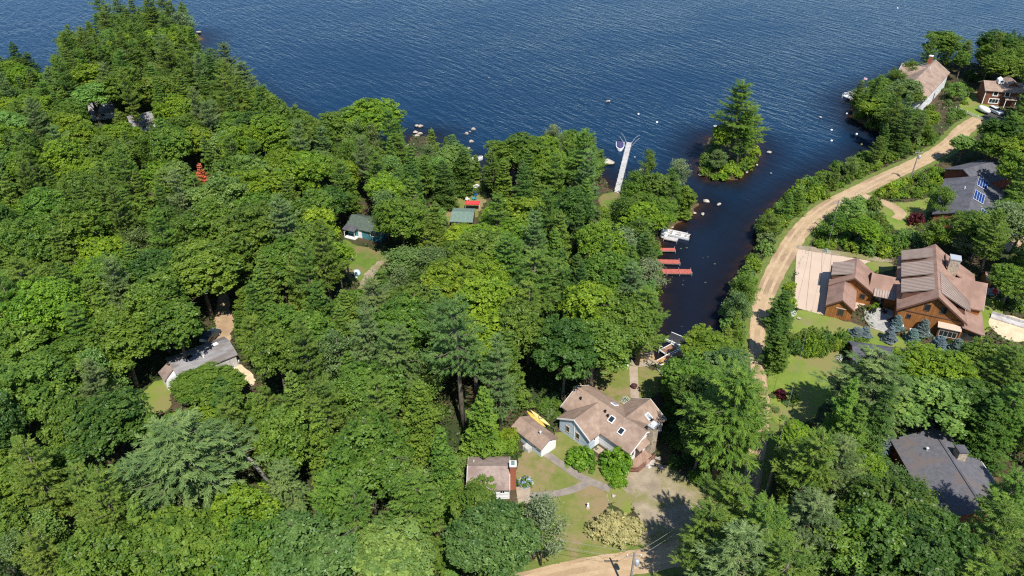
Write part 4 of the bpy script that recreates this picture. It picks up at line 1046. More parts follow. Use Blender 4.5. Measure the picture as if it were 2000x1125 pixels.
# -- dark slate house at the lower right
H0 = thing('house', 'house with a wide dark slate gabled roof and a square stone chimney', 'house', (61.65, 81.3, GZ), R(-90))
gable(H0, 0, 14, 0, 5.2, 3.0, 5.0, 'darkred', 'rust', oh=.45, ohe=.45, th=.2)
MB().obox((6.5, 0, 5.03), (1, 0, 0), (0, 1, 0), (0, 0, 1), 7.4, .16, .035).build('ridge_cap', M['greyroof'], H0)
c_ = MB().box(3.9, 5.3, .9, 2.1, 2.5, 5.9).build('chimney', M['stone'], H0); MB().box(3.8, 5.4, .8, 2.2, 5.9, 6.05).build('cap', M['greyroof'], c_)
MB().lathe([(.15, -.3), (.15, .45), (.24, .47), (.05, .6)], (3.0, -2.2, 4.15)).build('roof_vent', M['metal'], H0)
f = MB(); f.bar((1, 5.75, 2.65), (13.5, 5.75, 2.65), .14, .12); f.bar((12, 5.78, -.2), (12, 5.78, 2.6), .08); f.build('gutter', M['white'], H0)
window(H0, (4, 5.2, 1.5), (0, 1, 0), 1.2, 1.1, 'white', 1); window(H0, (9, 5.2, 1.5), (0, 1, 0), 1.2, 1.1, 'white', 1)
foot(H0, -1, 15, -6, 6)
# small dark roof at the end of the lawn
p = G(1712, 716)
N0 = thing('cottage', 'low cottage with a dark grey hipped roof half hidden by the huge dark pine', 'house', (p.x, p.y, GZ), R(-14))
gable(N0, -4.4, 4.4, 0, 2.9, 2.4, 3.6, 'darkred', 'greyroof', oh=.35, ohe=.4); window(N0, (-2, -2.9, 1.4), (0, -1, 0), 1, 1, 'white', 1); window(N0, (2, -2.9, 1.4), (0, -1, 0), 1, 1, 'white', 1)
foot(N0, -5, 5, -3.4, 3.4)

# -- solar house
B0 = thing('house', 'dark red house with grey roofs and blue solar panels', 'house', (109.89, 165.1, GZ), math.atan2(-.849, -.528))
gable(B0, .3, 20.2, 0, 6.0, 3.3, 5.5, 'darkred', 'greyroof', oh=.5, ohe=.45, th=.2)
SLB = 2.2 / 6.0
for x0, x1, y0, y1 in ((.2, 5.2, .25, 2.6), (8.2, 13.2, .25, 2.6), (15.6, 18.4, 2.4, 4.8)):
    n = Vector((0, SLB, 1)).normalized(); v = Vector((0, 1, -SLB)).normalized(); yc = (y0 + y1) / 2
    c = Vector(((x0 + x1) / 2, yc, 5.5 - SLB * yc)) + n * .14
    o = MB().obox(c, (1, 0, 0), v, n, (x1 - x0) / 2, (y1 - y0) / 2, .03).build('solar_panel', M['solar'], B0)
    f = MB()
    for k in range(5): f.obox(c + Vector((0, 0, 0)) + v * ((k / 4 - .5) * (y1 - y0)) + n * .01, (1, 0, 0), v, n, (x1 - x0) / 2 + .03, .022, .035)
    for k in (-1, 1): f.obox(c + Vector((k * (x1 - x0) / 2, 0, 0)) + n * .01, (1, 0, 0), v, n, .04, (y1 - y0) / 2 + .03, .036)
    f.build('frame', M['white'], o)
MB().lathe([(.12, -.3), (.12, .4), (.02, .42)], (7.4, -1.8, 5.0)).build('roof_vent', M['white'], B0)
o = thing('wing', None, None); bpy.data.objects.remove(o)
wa = math.atan2(.41, .912); wl = B0.matrix_basis
W1 = bpy.data.objects.new('rear_wing', None); col.objects.link(W1); W1.parent = B0
dx, dy = 108.54 - 109.89, 169.03 - 165.1; c, s = math.cos(B0.rotation_euler.z), math.sin(B0.rotation_euler.z)
W1.location = (dx * c + dy * s, -dx * s + dy * c, 0); W1.rotation_euler = (0, 0, wa - B0.rotation_euler.z)
gable(W1, .4, 13, 0, 4.6, 3.5, 5.5, 'darkred', 'greyroof', oh=.6, ohe=.4, th=.2)
foot(B0, -1, 21, -6.5, 6.5)
PATCH.append(np.array([[107.2, 174], [119.5, 179.6], [123, 171], [111, 164]]))

# -- white lake house
p = G(1806, 196, 6); q = G(1856, 141, 6)
ang = math.atan2(q.y - p.y, q.x - p.x); LW = math.hypot(q.x - p.x, q.y - p.y)
F0 = thing('house', 'white clapboard lake house with a long tan roof and a brick chimney', 'house', (p.x, p.y, GZ), ang)
hw = 5.2
gable(F0, .4, LW - .4, hw, hw - .35, 5.0, 8.0, 'whiteclap', 'brownroof', oh=.45, ohe=.35, th=.2, fascia='white')
gable(F0, hw, hw * 2 + 2.2, LW * .72, 3.0, 5.6, 7.7, 'whiteclap', 'brownroof', 'y', oh=.4, fascia='white')
for k, (x, z) in enumerate([(.12, 3.6), (.25, 3.6), (.42, 3.6), (.66, 3.6), (.84, 3.6), (.2, 1.4), (.34, 1.4), (.66, 1.4)]): window(F0, (x * LW, .35, z), (0, -1, 0), .8, 1.2, 'white', 1)
door(F0, (.52 * LW, .35, .2), (0, -1, 0), 1.0, 2.1, 'black')
window(F0, (LW - .4, hw - 1.8, 3.6), (1, 0, 0), .8, 1.2, 'white', 1); window(F0, (LW - .4, hw + 1.8, 3.6), (1, 0, 0), .8, 1.2, 'white', 1)
c_ = MB().box(LW * .9, LW * .9 + 1.0, hw + .6, hw + 1.6, 6, 9.6).build('chimney', M['brick'], F0); MB().box(LW * .9 - .08, LW * .9 + 1.08, hw + .52, hw + 1.68, 9.6, 9.8).build('cap', M['white'], c_)
MB().tube([(LW * .68, hw - .8, 7.2), (LW * .68, hw - .8, 8.6)], .07).build('vent_pipe', M['white'], F0)
foot(F0, -1, LW + 1, -1, 13)
# -- brown house at the far right
p = G(1948, 206)
E0 = thing('house', 'red-brown clapboard house with a tan roof and white framed windows at the far right', 'house', (p.x, p.y, GZ), R(-14))
gable(E0, -4.4, 5.4, 3.6, 3.6, 4.7, 6.3, 'redbrown', 'brownroof', oh=.5, ohe=.5, fascia='tan')
gable(E0, 2.0, 8.5, 3.0, 2.8, 5.0, 7.0, 'redbrown', 'brownroof', 'y', oh=.4, ohe=.4)
for x, z in ((-1.6, 3.6), (1.6, 3.6), (-1.5, 1.3)): window(E0, (x, 0, z), (0, -1, 0), 1.3 if z > 2 else 2.6, 1.4, 'white', 0 if z > 2 else 2, wt=.22)
for x in (-4.4, 5.4): MB().box(x - .1, x + .1, -.08, .0, -.3, 4.7).build('corner_board', M['white'], E0)
MB().slab([(1.0, -1.8, 2.5), (4.2, -1.8, 2.5), (4.2, .0, 2.95), (1.0, .0, 2.95)], .12).build('porch_roof', M['brownroof'], E0)
for x in (1.2, 4.0): MB().bar((x, -1.7, -.2), (x, -1.7, 2.4), .16).build('porch_post', M['white'], E0)
d_ = MB().extr([(-.8, 6), (.8, 6), (.8, 7.0), (0, 7.6), (-.8, 7.0)], 2.2, 4.4, 'y', -.4).build('dormer', M['white'], E0); window(d_, (-.4, 2.2, 6.75), (0, -1, 0), .7, .6, 'white', 0)
foot(E0, -5, 6, -2, 8.5)

# -- cabins in the left woods
p = G(400, 722)
C0 = thing('cabin', 'grey-roofed cabin with a sagging flat annex in a gap of the left woods', 'house', (p.x, p.y, GZ), R(38))
gable(C0, -4.6, 4.9, .3, 2.9, 2.7, 3.6, 'greydeck', 'cabinroof', oh=.3, ohe=.3)
MB().slab([(-6.8, -1.9, 2.3), (-2.6, -2.6 + 4.9, 2.6), (-3.3, 3.9, 2.3), (-6.9, 1.3, 2.1)], .14).build('annex_roof', M['mauveroof'], C0)
MB().prism([(-6.6, -1.5), (-3.0, -.5), (-3.2, 3.3), (-6.6, 1.1)], -.2, 2.0).build('annex_wall', M['white'], C0)
MB().obox((2.9, .9, 3.55), (1, .2, 0), (-.2, 1, 0), (0, 0, 1), .45, .35, .07).build('roof_hatch', M['white'], C0)
MB().lathe([(.1, -.2), (.1, .4), (.02, .42)], (.2, -1.0, 3.3)).build('roof_vent', M['white'], C0)
MB().obox((-1.8, .1, 3.62), (1, .3, 0), (-.3, 1, 0), (0, 0, 1), .5, .3, .1).build('roof_vent', M['black'], C0)
window(C0, (-1, -2.6, 1.4), (0, -1, 0), .9, .9, 'white', 1); foot(C0, -7.2, 5.5, -3.4, 4.2)
p = G(716, 466)
T0 = thing('cabin', 'teal cabin with a dark green roof and a white porch beside a sunny clearing', 'house', (p.x, p.y, GZ), R(-24))
gable(T0, -4.6, 4.0, 2.4, 2.6, 2.5, 3.8, 'tealclap', 'darkgreenroof', oh=.35, ohe=.4)
window(T0, (1.8, -.2, 1.5), (0, -1, 0), 1.0, .8, 'white', 1); door(T0, (-1.4, -.2, 0), (0, -1, 0), .9, 2, 'white')
MB().box(-4.6, -1.9, -1.6, -.21, -.3, .2).build('porch', M['white'], T0); MB().slab([(-4.9, -1.8, 2.2), (-1.8, -1.8, 2.2), (-1.8, -.1, 2.55), (-4.9, -.1, 2.55)], .1).build('porch_roof', M['greyroof'], T0)
for x in (-4.6, -2.0): MB().bar((x, -1.5, .2), (x, -1.5, 2.2), .1).build('porch_post', M['white'], T0)
foot(T0, -5, 4.5, -2, 5)
p = G(905, 436)
V0 = thing('shed', 'shed with a green shingled roof in the lakeside clearing', 'shed', (p.x, p.y, GZ), R(-4))
gable(V0, -2.3, 2.3, 0, 2.9, 2.2, 3.0, 'redbrown', 'greenroof', oh=.25, ohe=.3); window(V0, (-1, -2.9, 1.3), (0, -1, 0), .8, .7, 'white', 1); foot(V0, -2.8, 2.8, -3.4, 3.4)
for k, (a, b, rz, l, lab) in enumerate([(205, 222, 20, 3.2, 'grey roofed cottage among the far left crowns, left of the smooth olive crown'), (280, 246, 35, 3.0, 'weathered grey cottage below the smooth olive crown')]):
    p = G(a, b + 6); o = thing('cottage', lab, 'house', (p.x, p.y, GZ), R(rz))
    gable(o, -l, l, 0, 2.4, 2.5, 4.6, 'whiteclap', 'cabinroof', oh=.3, ohe=.3); window(o, (0, -2.4, 1.4), (0, -1, 0), 1, 1, 'white', 1); foot(o, -4, 4, -3, 3)
p = G(1188, 446)
o = thing('cabin', 'grey cabin hidden in the grove left of the grey cove docks', 'house', (p.x, p.y, GZ), R(-35))
gable(o, -3, 3, 0, 2.2, 2.4, 3.4, 'redbrown', 'cabinroof', oh=.3, ohe=.3); window(o, (0, -2.2, 1.4), (0, -1, 0), 1, 1, 'white', 1); foot(o, -3.5, 3.5, -3, 3)
p = G(838, 482)
o = thing('shed', 'pale grey roofed lean-to by the gravel track', 'shed', (p.x, p.y, GZ), R(-62))
MB().slab([(-2, -1.2, 1.9), (2, -1.2, 1.9), (2, 1.2, 2.4), (-2, 1.2, 2.4)], .12).build('roof', M['cabinroof'], o); MB().box(-1.8, 1.8, -1, 1, -.2, 1.85).build('wall', M['whiteclap'], o); foot(o, -2.2, 2.2, -1.4, 1.4)
# ------------------------------------------------------------------ rocks, docks, boats and small things
def rockmesh(i, seed):
    r = np.random.default_rng(seed); bm = bmesh.new(); bmesh.ops.create_icosphere(bm, subdivisions=2, radius=1)
    pl = unit(r.normal(size=(14, 3))); off = r.uniform(.5, .92, 14)
    for v in bm.verts:
        c = np.array(v.co); k = min([1.0] + [o / (c @ n) for n, o in zip(pl, off) if c @ n > .05]); c = c * k * (1 + .05 * math.sin(9 * c[0] + 5 * c[1] * c[2]))
        v.co = Vector(c * [1, .8, .55])
    me = bpy.data.meshes.new('boulder'); bm.to_mesh(me); bm.free(); me.materials.append(M['rock']); return me
RM = [rockmesh(i, 40 + i) for i in range(5)]; RP = []
for me in RM:
    m2 = me.copy(); m2.materials.clear(); m2.materials.append(M['palerock']); RP.append(m2)
def rock(px, py, r, label, group=None, z=.1, pale=False, k=None):
    p = G(px, py, z); o = bpy.data.objects.new('boulder', (RP if pale else RM)[int(rng.integers(5)) if k is None else k]); col.objects.link(o)
    o.location = (p.x, p.y, z); o.scale = (r * rng.uniform(.9, 1.15), r, r * rng.uniform(.85, 1.15)); o.rotation_euler = (0, 0, rng.uniform(0, 6.28))
    return tag(o, label, 'rock', group)
rock(1189, 317, 2.0, 'largest pale boulder, standing at the shore left of the long grey dock', pale=True, k=1, z=.5)
rock(1187, 198, .95, 'boulder breaking the open water above the long dock', z=.15)
rock(1187, 172, 1.3, 'low brown rock awash in the open water farthest above the long dock', z=-.72)
rock(1253, 333, 1.0, 'grey rock between the long dock and the slender birch', z=.1)
rock(1369, 341, 1.0, 'white boulder at the front left foot of the island', pale=True)
rock(1384, 342, .85, 'second white boulder at the front of the island', pale=True)
rock(1502, 298, .85, 'pale boulder in the water right of the island', pale=True)
rock(1506, 338, .35, 'small rock in the channel right of the island')
rock(1397, 247, .9, 'pale rock behind the island', z=.2, pale=True)
rock(1416, 255, .7, 'grey rock at the back shore of the island')
rock(1458, 336, .7, 'dark rock at the right front foot of the island', z=0)
rock(1478, 322, .6, 'rock under the right bushes of the island', z=0)
rock(1603, 229, .55, 'lone rock in the bay left of the white dock')
rock(1379, 393, 1.0, 'white rock at the mouth of the cove', pale=True)
rock(1404, 399, .7, 'flat pale rock out in the cove mouth', pale=True, z=0)
rock(1357, 416, .6, 'rock at the cove bank below the white cove-mouth rock', pale=True)
rock(1372, 418, .7, 'pinkish flat rock beside the cove bank', pale=True, z=0)
rock(1313, 444, .5, 'small stone behind the grey cove docks')
for k, (a, b, r) in enumerate([(813, 246, 1.1), (821, 247, 1.1), (812, 258, 1.0), (820, 262, 1.1), (813, 266, 1.1), (810, 275, .9), (799, 286, 1.3), (802, 297, 1.2), (806, 304, 1.1), (794, 308, 1.0)]):
    rock(a, b, r, ['topmost left', 'topmost right', 'second row left', 'second row right', 'third row', 'middle', 'upper one of the lower', 'largest of the lower', 'lower right', 'lowest left'][k] + ' stone in the pale rock spill at the shore', 'pale rocks spilling into the lake', z=.3)
for k, (a, b, r, t) in enumerate([(911, 261, 1.0, 'left one of the pair of rocks off the small inlet'), (924, 253, 1.15, 'right one of the pair of rocks off the small inlet'), (918, 257, .5, 'small stone between the pair of rocks off the small inlet'), (920, 277, 1.05, 'rock nearest the shore at the small inlet'), (914, 291, .9, 'pinkish rock on the lip of the small inlet')]):
    rock(a, b, r, t, 'rocks off the small inlet')
for k, (a, b, r, t) in enumerate([(1010, 206, 1.5, 'broad brownish rock awash in the middle of the lake'), (986, 190, 1.1, 'brownish rock awash, upper left of the broad one'), (891, 163, 1.0, 'faint brown rock under the water left of the two awash rocks'), (955, 152, .35, 'speck of rock far out in the lake'), (522, 51, .9, 'brown rock far out right of the wooded point'), (743, 29, .8, 'reddish rock near the top of the picture'), (487, 82, 1.0, 'brownish rock off the lake-edge pines'), (612, 93, .7, 'brown rock in the lake at the left centre'), (567, 56, .6, 'pale stone upper right off the point'), (497, 106, .7, 'submerged stone closest to the lake-edge pines'), (624, 105, .6, 'stone beside the brown rock at the left centre'), (406, 55, .7, 'stone off the end of the wooded point'), (1281, 245, 1.0, 'submerged brown rock off the long dock'), (1240, 307, .4, 'white stone near the end of the long dock'), (828, 228, 1.1, 'dark rock under the water beyond the rock spill')]):
    rock(a, b, r, t, 'rocks awash in the lake', z=-.08 - .5 * r if r > .5 else .05)
rock(388, 63, 1.3, 'pale boulder on the tip of the wooded point', pale=True, z=.4); rock(380, 72, 1.2, 'brown boulder under the tip of the wooded point', z=.2)
for k, (a, b, r, t) in enumerate([(683, 278, 1.6, 'largest pale ledge rock under the shore trees'), (676, 286, 1.1, 'ledge rock left of the largest pale ledge rock'), (694, 285, .9, 'ledge rock right of the largest pale ledge rock')]): rock(a, b, r, t, 'ledge rocks under the shore trees', z=1.0, pale=True)
for k, (a, b, r, t) in enumerate([(1275, 905, .9, 'boulder right of the porch steps'), (1290, 912, .7, 'boulder at the corner of the gravel forecourt'), (1285, 895, .8, 'boulder against the ferny bank by the porch'), (1198, 968, .5, 'stone at the foot of the dense round bush'), (1560, 622, .5, 'white stone at the corner of the lodge driveway'), (1548, 618, .45, 'stone beside the lodge driveway corner'), (1906, 600, .8, 'pale stone right of the lodge porch'), (1996, 598, 1.0, 'boulder at the right edge above the sandpit'), (1900, 560, .9, 'white boulder left of the tiny hut')]): rock(a, b, r, t, z=1.15, pale=k > 3)

def dock(label, a, b, w, m, z=.55, posts=True, name='dock', w2=None):
    """plank dock from pixel a (shore) to pixel b"""
    p = G(*a, z); q = G(*b, z); d = q - p; ln = d.length
    o = thing(name, label, 'dock', (p.x, p.y, 0), math.atan2(d.y, d.x))
    f = MB(); n = max(1, int(ln / 2.6))
    for k in range(n): f.box(k * ln / n + .015, (k + 1) * ln / n - .015, -w / 2, w / 2, z - .1, z)
    f.build('deck', M[m], o)
    f = MB()
    for s in (-1, 1): f.box(0, ln, s * (w / 2 - .06) - .04, s * (w / 2 - .06) + .04, z - .24, z - .1)
    f.build('beam', M['polewood'], o)
    for k in range(n + 1):
        for s in (-1, 1):
            if posts: MB().tube([(min(k * ln / n + .08, ln - .08), s * (w / 2 + .05), -1.6), (min(k * ln / n + .08, ln - .08), s * (w / 2 + .05), z + .3)], .045, 6).build('post', M['metal'], o)
    return o
o = dock('long narrow grey plank dock reaching into the lake', (1204, 379), (1229, 278), 1.35, 'greydeck')
ln = (G(1204, 379, .55) - G(1229, 278, .55)).length
w_ = MB()
for s, e in ((1, 1), (-1, 1)):
    w_ = MB(); w_.tube([(ln - .6, s * .7, .6), (ln + .3, s * 1.5, 1.9), (ln + 1.6, s * 2.6, 2.3)], .035, 6); w_.tube([(ln - 3.2, s * .7, .6), (ln - 1.6, s * 1.8, 1.6), (ln - .6, s * 2.7, 2.2)], .035, 6); w_.build('mooring_whip', M['metal'], o)
dock('grey cove dock above the white boat', (1300, 449), (1342, 458), 1.5, 'greydeck')
dock('shorter grey cove dock below the white boat', (1297, 463), (1324, 468), 1.4, 'greydeck')
dock('shortest red dock, nearest the grey cove docks', (1286, 487), (1319, 487), 1.15, 'reddeck')
dock('middle one of the red docks', (1280, 510), (1328, 511), 1.5, 'reddeck')
dock('longest red dock in the cove', (1276, 529), (1351, 530), 1.6, 'reddeck')
# brown dock at the head of the cove
def boxdock(label, cpx, deg, lx, ly, m, z, name='dock', legs=True, frame=True):
    p = G(*cpx, z); o = thing(name, label, 'dock', (p.x, p.y, 0), R(deg))
    MB().box(-lx / 2, lx / 2, -ly / 2, ly / 2, z - .12, z).build('deck', M[m], o)
    if frame:
        f = MB()
        for s in (-1, 1): f.box(-lx / 2 - .12, lx / 2 + .12, s * (ly / 2 + .06) - .06, s * (ly / 2 + .06) + .06, z - .16, z + .02); f.box(s * (lx / 2 + .06) - .06, s * (lx / 2 + .06) + .06, -ly / 2, ly / 2, z - .16, z + .018)
        f.build('edge_beam', M['white'], o)
    for sx in (-1, 1):
        for sy in (-1, 1):
            if legs: MB().tube([(sx * (lx / 2 + .16), sy * (ly / 2 + .16), -1.2), (sx * (lx / 2 + .16), sy * (ly / 2 + .16), z + .7)], .05, 6).build('post', M['white'], o)
    return o
boxdock('brown square dock section by the dark covered boat', (1309, 683), 37, 2.9, 2.0, 'browndeck', .6)
boxdock('brown dock section half under the bright round tree', (1322, 694), 37, 2.9, 2.0, 'browndeck', .6)
boxdock('orange-brown gangway linking the brown dock to the lawn', (1299, 702), 37, 3.3, 1.25, 'orangedeck', .85, 'gangway', False)
w_ = thing('boat_fence', 'white pipe frame standing in the shallows by the beach', 'frame', (*G(1275, 676, 0)[:2], 0))
f = MB(); pA, pB, pC, pD = G(1263, 714, 1.1), G(1275, 677, 1.4), G(1293, 677, 1.3), G(1300, 682, .7)
f.tube([x - w_.location for x in (pA, pB, pC, pD)], .06, 6); f.tube([pB - w_.location, (0, 0, -.8)], .05, 6); f.tube([pA - w_.location, pA - w_.location + Vector((0, 0, -.9))], .05, 6); f.build('pipe', M['metal'], w_)
p = G(1258, 707, 1.4); o = thing('bench_swing', 'dark metal frame on the lawn beside the beach', 'frame', (p.x, p.y, GZ), R(-50))
f = MB(); f.tube([(0, 0, 0), (0, .3, 1.3), (2.2, .3, 1.3), (2.2, 0, 0)], .05, 6); f.tube([(0, .3, 1.3), (0, .8, 0)], .05, 6); f.tube([(2.2, .3, 1.3), (2.2, .8, 0)], .05, 6); f.build('frame', M['black'], o)
o = boxdock('white dock by the lake house, at the left end of the lot', (1668, 187), 25, 6.0, 3.0, 'white', .8)
f = MB()
for a, b in (((-3, -1.5), (3, -1.5)), ((-3, -1.5), (-3, 1.5)), ((-3, 1.5), (3, 1.5))):
    f.bar((*a, 1.7), (*b, 1.7), .1, .06); f.bar((*a, 1.25), (*b, 1.25), .08, .05)
    for t in (0, .33, .66, 1): f.bar((a[0] + (b[0] - a[0]) * t, a[1] + (b[1] - a[1]) * t, .8), (a[0] + (b[0] - a[0]) * t, a[1] + (b[1] - a[1]) * t, 1.75), .1)
f.build('railing', M['white'], o)
dock('pale dock arm running behind the bushes to the white dock', (1730, 180), (1690, 172), 1.6, 'greydeck', .8)
p = G(1682, 176, .8); o = thing('flagpole', 'white pole with a small red and white flag on the white dock', 'flag', (p.x, p.y, .8))
MB().tube([(0, 0, 0), (0, 0, 4.2)], .05, 6).build('pole', M['white'], o); MB().obox((.55, 0, 3.7), (1, .1, -.25), (0, 1, 0), (0, 0, 1), .5, .02, .32).build('flag', M['flagred'], o)

def boat(name, label, px, deg, ln, w, cover=None, z=0.0, motor=True, wind=False):
    p = G(*px, z + .4); o = thing(name, label, 'boat', (p.x, p.y, z), R(deg))
    def ring(s, zz, ins=0):
        out = []
        for t in np.linspace(-1, 1, 15):
            x = ln / 2 * t; ww = w / 2 * (1 if t < -.1 else math.sqrt(max(0, 1 - ((t + .1) / 1.1) ** 2.2))) * s - ins; out.append((x - ins * (t > .5) * 1.5, max(ww, .015), zz))
        return out + [(x, -y, zz) for x, y, zz in out[::-1]]
    r0, r1, r2, r3 = ring(.72, -.25), ring(.95, .25), ring(1, .72), ring(1, .72, .16)
    n = len(r0); vs = r0 + r1 + r2 + r3
    fs = [(k * n + i, k * n + (i + 1) % n, (k + 1) * n + (i + 1) % n, (k + 1) * n + i) for k in range(3) for i in range(n)] + [tuple(range(n - 1, -1, -1))]
    MB().add(vs, fs).build('hull', M['hull'], o)
    if cover:
        r4 = [(x * .9, y * .55, .98) for x, y, zz in r3]; vs = r3 + r4
        MB().add([(x, y, z + .01) for x, y, z in vs], [(i, (i + 1) % n, n + (i + 1) % n, n + i) for i in range(n)] + [tuple(range(n, 2 * n))]).build('cover', M[cover], o)
    else:
        MB().prism([(x, y) for x, y, _ in ring(.86, .3)], .18, .3).build('floor', M['greydeck'], o)
        MB().box(-ln * .3, -ln * .2, -w * .36, w * .36, .3, .62).build('seat', M['hull'], o); MB().box(.02 * ln, .1 * ln, -w * .3, w * .3, .3, .75).build('console', M['hull'], o)
        MB().obox((.13 * ln, 0, .95), (1, 0, .6), (0, 1, 0), (-.6, 0, 1), .02, w * .3, .22).build('windscreen', M['glass'], o)
    if motor:
        f = MB(); f.box(-ln / 2 - .5, -ln / 2 - .05, -.2, .2, .55, 1.1); f.box(-ln / 2 - .35, -ln / 2 - .2, -.08, .08, -.5, .6); f.build('motor', M['black'], o)
    return o
boat('motorboat', 'white motorboat under a navy cover moored left of the long grey dock', (1211, 286), -97, 4.9, 2.3, 'bluecover')
boat('motorboat', 'open white motorboat between the two grey cove docks', (1319, 458), 155, 6.4, 1.9)
boat('dinghy', 'white dinghy pulled up at the bank behind the white motorboat', (1299, 453), 75, 3.4, 1.4, None, .2, False)
boat('motorboat', 'boat under a black cover at the head of the cove', (1330, 668), -38, 5.2, 2.6, 'darkcover')
boat('motorboat', 'white boat moored inside the white lake house dock', (1697, 178), 160, 6.0, 2.2, 'bluecover')
boat('rowboat', 'pale boat lying upturned at the small inlet', (931, 310), 30, 3.8, 1.5, None, .1, False)

def kayak(label, px, deg, ln, m, z, wd=.36, tilt=0):
    p = G(*px, z); o = thing('kayak', label, 'kayak', (p.x, p.y, z), R(deg)); o.rotation_euler.x = R(tilt)
    f = MB(); st = np.linspace(-1, 1, 13); n = 10; vs = []; fs = []
    for t in st:
        s = max(.03, (1 - abs(t) ** 2.4)); 
        for j in range(n): a = 2 * math.pi * j / n; vs.append((t * ln / 2, math.cos(a) * wd * s, math.sin(a) * .2 * s ** .6 + .12 * t * t))
    for i in range(12):
        for j in range(n): fs.append((i * n + j, i * n + (j + 1) % n, (i + 1) * n + (j + 1) % n, (i + 1) * n + j))
    f.add(vs, fs).build('hull', M[m], o, True)
    c = MB().lathe([(.3, 0), (.3, .1), (.24, .1), (.24, .02), (.01, .02)], (0, 0, .14), 12); c.v = [(x * 1.5, y * .8, z) for x, y, z in c.v]; c.build('cockpit', M['black'] if m != 'yellow' else M['paleyellow'], o, True)
    return o
kayak('yellow kayak lying against the shed roof, nearer the shed', (1047, 819), -52, 4.6, 'yellow', 2.6, .42)
kayak('cream kayak lying beside the yellow one, farther from the shed', (1055, 817), -50, 4.6, 'paleyellow', 2.4, .34)
kayak('lime green kayak on the grass of the lakeside clearing', (897, 381), -50, 3.6, 'green', 1.25, .42)
kayak('red kayak standing by the tiny hut', (1944, 570), 70, 2.4, 'red', 1.3, .5)
kayak('yellow kayak leaning beside the dark jeep', (393, 676), 50, 4.2, 'yellow', 1.3)

def vehicle(label, px, deg, name, m, kind='suv', cat='car'):
    p = G(*px); o = thing(name, label, cat, (p.x, p.y, GZ + .03), R(deg))
    b = MB().extr([(-2.3, .35), (2.25, .35), (2.3, .8), (2.1, 1.0), (1.0, 1.08), (-2.25, 1.08), (-2.32, .8)], -.92, .92, 'y').build('body', M[m], o, bevel=.05)
    MB().extr([(-2.15, 1.08), (1.0, 1.08), (.35, 1.62), (-1.9, 1.66)], -.84, .84, 'y').build('cabin', M['glass'], o, bevel=.04)
    MB().extr([(-1.9, 1.66), (.32, 1.63), (.25, 1.72), (-1.8, 1.74)], -.78, .78, 'y').build('roof', M[m], o, bevel=.03)
    for x in (-1.4, 1.45):
        for s in (-1, 1):
            w = MB(); w.tube([(x, s * .72, .34), (x, s * .95, .34)], .34, 14); w = w.build('wheel', M['tyre'], o)
            MB().tube([(x, s * .955, .34), (x, s * .97, .34)], .2, 10).build('rim', M['metal'], w)
    for s in (-1, 1):
        MB().box(2.24, 2.33, s * .68 - .16, s * .68 + .16, .68, .85).build('headlight', M['hull'], o); MB().box(-2.36, -2.28, s * .75 - .1, s * .75 + .1, .75, 1.0).build('tail_light', M['red'], o)
    return o
vehicle('white car parked in front of the brown house', (1943, 221), -75, 'parked_car', 'carpaint')
vehicle('dark jeep parked in the shade behind the grey-roofed cabin', (412, 664), 80, 'parked_jeep', 'darkcar', cat='jeep')
vehicle('dark car parked at the right edge by the sandy track', (1992, 462), 30, 'parked_car', 'darkcar')
p = G(1920, 220); o = thing('covered_trailer', 'boat trailer under a pale cover beside the white car', 'trailer', (p.x, p.y, GZ), R(-80))
c = MB().lathe([(.5, .0), (1.0, .25), (1.05, .8), (.8, 1.25), (.3, 1.45), (.02, 1.47)], (0, 0, .4), 14); c.v = [(x * 2.3, y * 1.05, z) for x, y, z in c.v]; c.build('cover', M['white'], o, True)
for s in (-1, 1): MB().tube([(-.4, s * .85, .32), (-.4, s * 1.05, .32)], .32, 12).build('wheel', M['tyre'], o)

# poles and lines
def pole(label, px, top, trafo=True, group='utility poles along the dirt road', rz=0.0, h=None):
    p = G(*px); H = h or height_for(p.x, p.y, top) - GZ
    o = thing('utility_pole', label, 'pole', (p.x, p.y, GZ), R(rz), group)
    MB().tube([(0, 0, -.4), (0, 0, H)], [.19, .12], 8).build('pole', M['polewood'], o)
    MB().box(-.9, .9, -.06, .06, H - .75, H - .62).build('crossarm', M['polewood'], o)
    f = MB()
    for x in (-.8, 0, .8): f.lathe([(.05, 0), (.07, .05), (.04, .1), (.07, .15), (.02, .2)], (x, 0, H - .62), 8)
    f.build('insulator', M['hull'], o)
    if trafo:
        MB().lathe([(.24, 0), (.27, .05), (.27, .85), (.2, .95), (.05, 1.0)], (.42, -.1, H - 2.3), 12).build('transformer', M['metal'], o, True)
    MB().bar((0, -.25, H - 3.2), (0, .25, H - 3.2), .07).build('bracket', M['metal'], o)
    return o, Vector((p.x, p.y, GZ + H))
PA = pole('utility pole standing in the bushes on the far bend of the dirt road', (1776, 357), 293)
PB = pole('utility pole in the bushes left of the lodge driveway', (1621, 458), 391, False)
PC = pole('utility pole with a white transformer among the pines below the road', (1497, 960), 893)
PD = pole('utility pole with a grey transformer at the bottom edge on the drive', (1227, 1168), 1078)
PE = pole('grey pole standing at the edge of the teal cabin clearing', (682, 541), 502, False, None)
def wire(label, a, b, sag, r=.02, n=14):
    a = Vector(a); b = Vector(b); f = MB(); d = a
    f.tube([a.lerp(b, k / n) - Vector((0, 0, sag * 4 * (k / n) * (1 - k / n))) - d for k in range(n + 1)], r, 4)
    o = f.build('power_line', M['wire'], None); o.location = d; return tag(o, label, 'cable', 'overhead power lines')
wire('power line swinging left from the bottom pole, upper one', PD[1] + Vector((-.1, 0, 0)), G(885, 1008, 8), .5)
wire('power line swinging left from the bottom pole, lower one', PD[1] + Vector((-.1, 0, -1.2)), G(890, 1024, 7), .5)
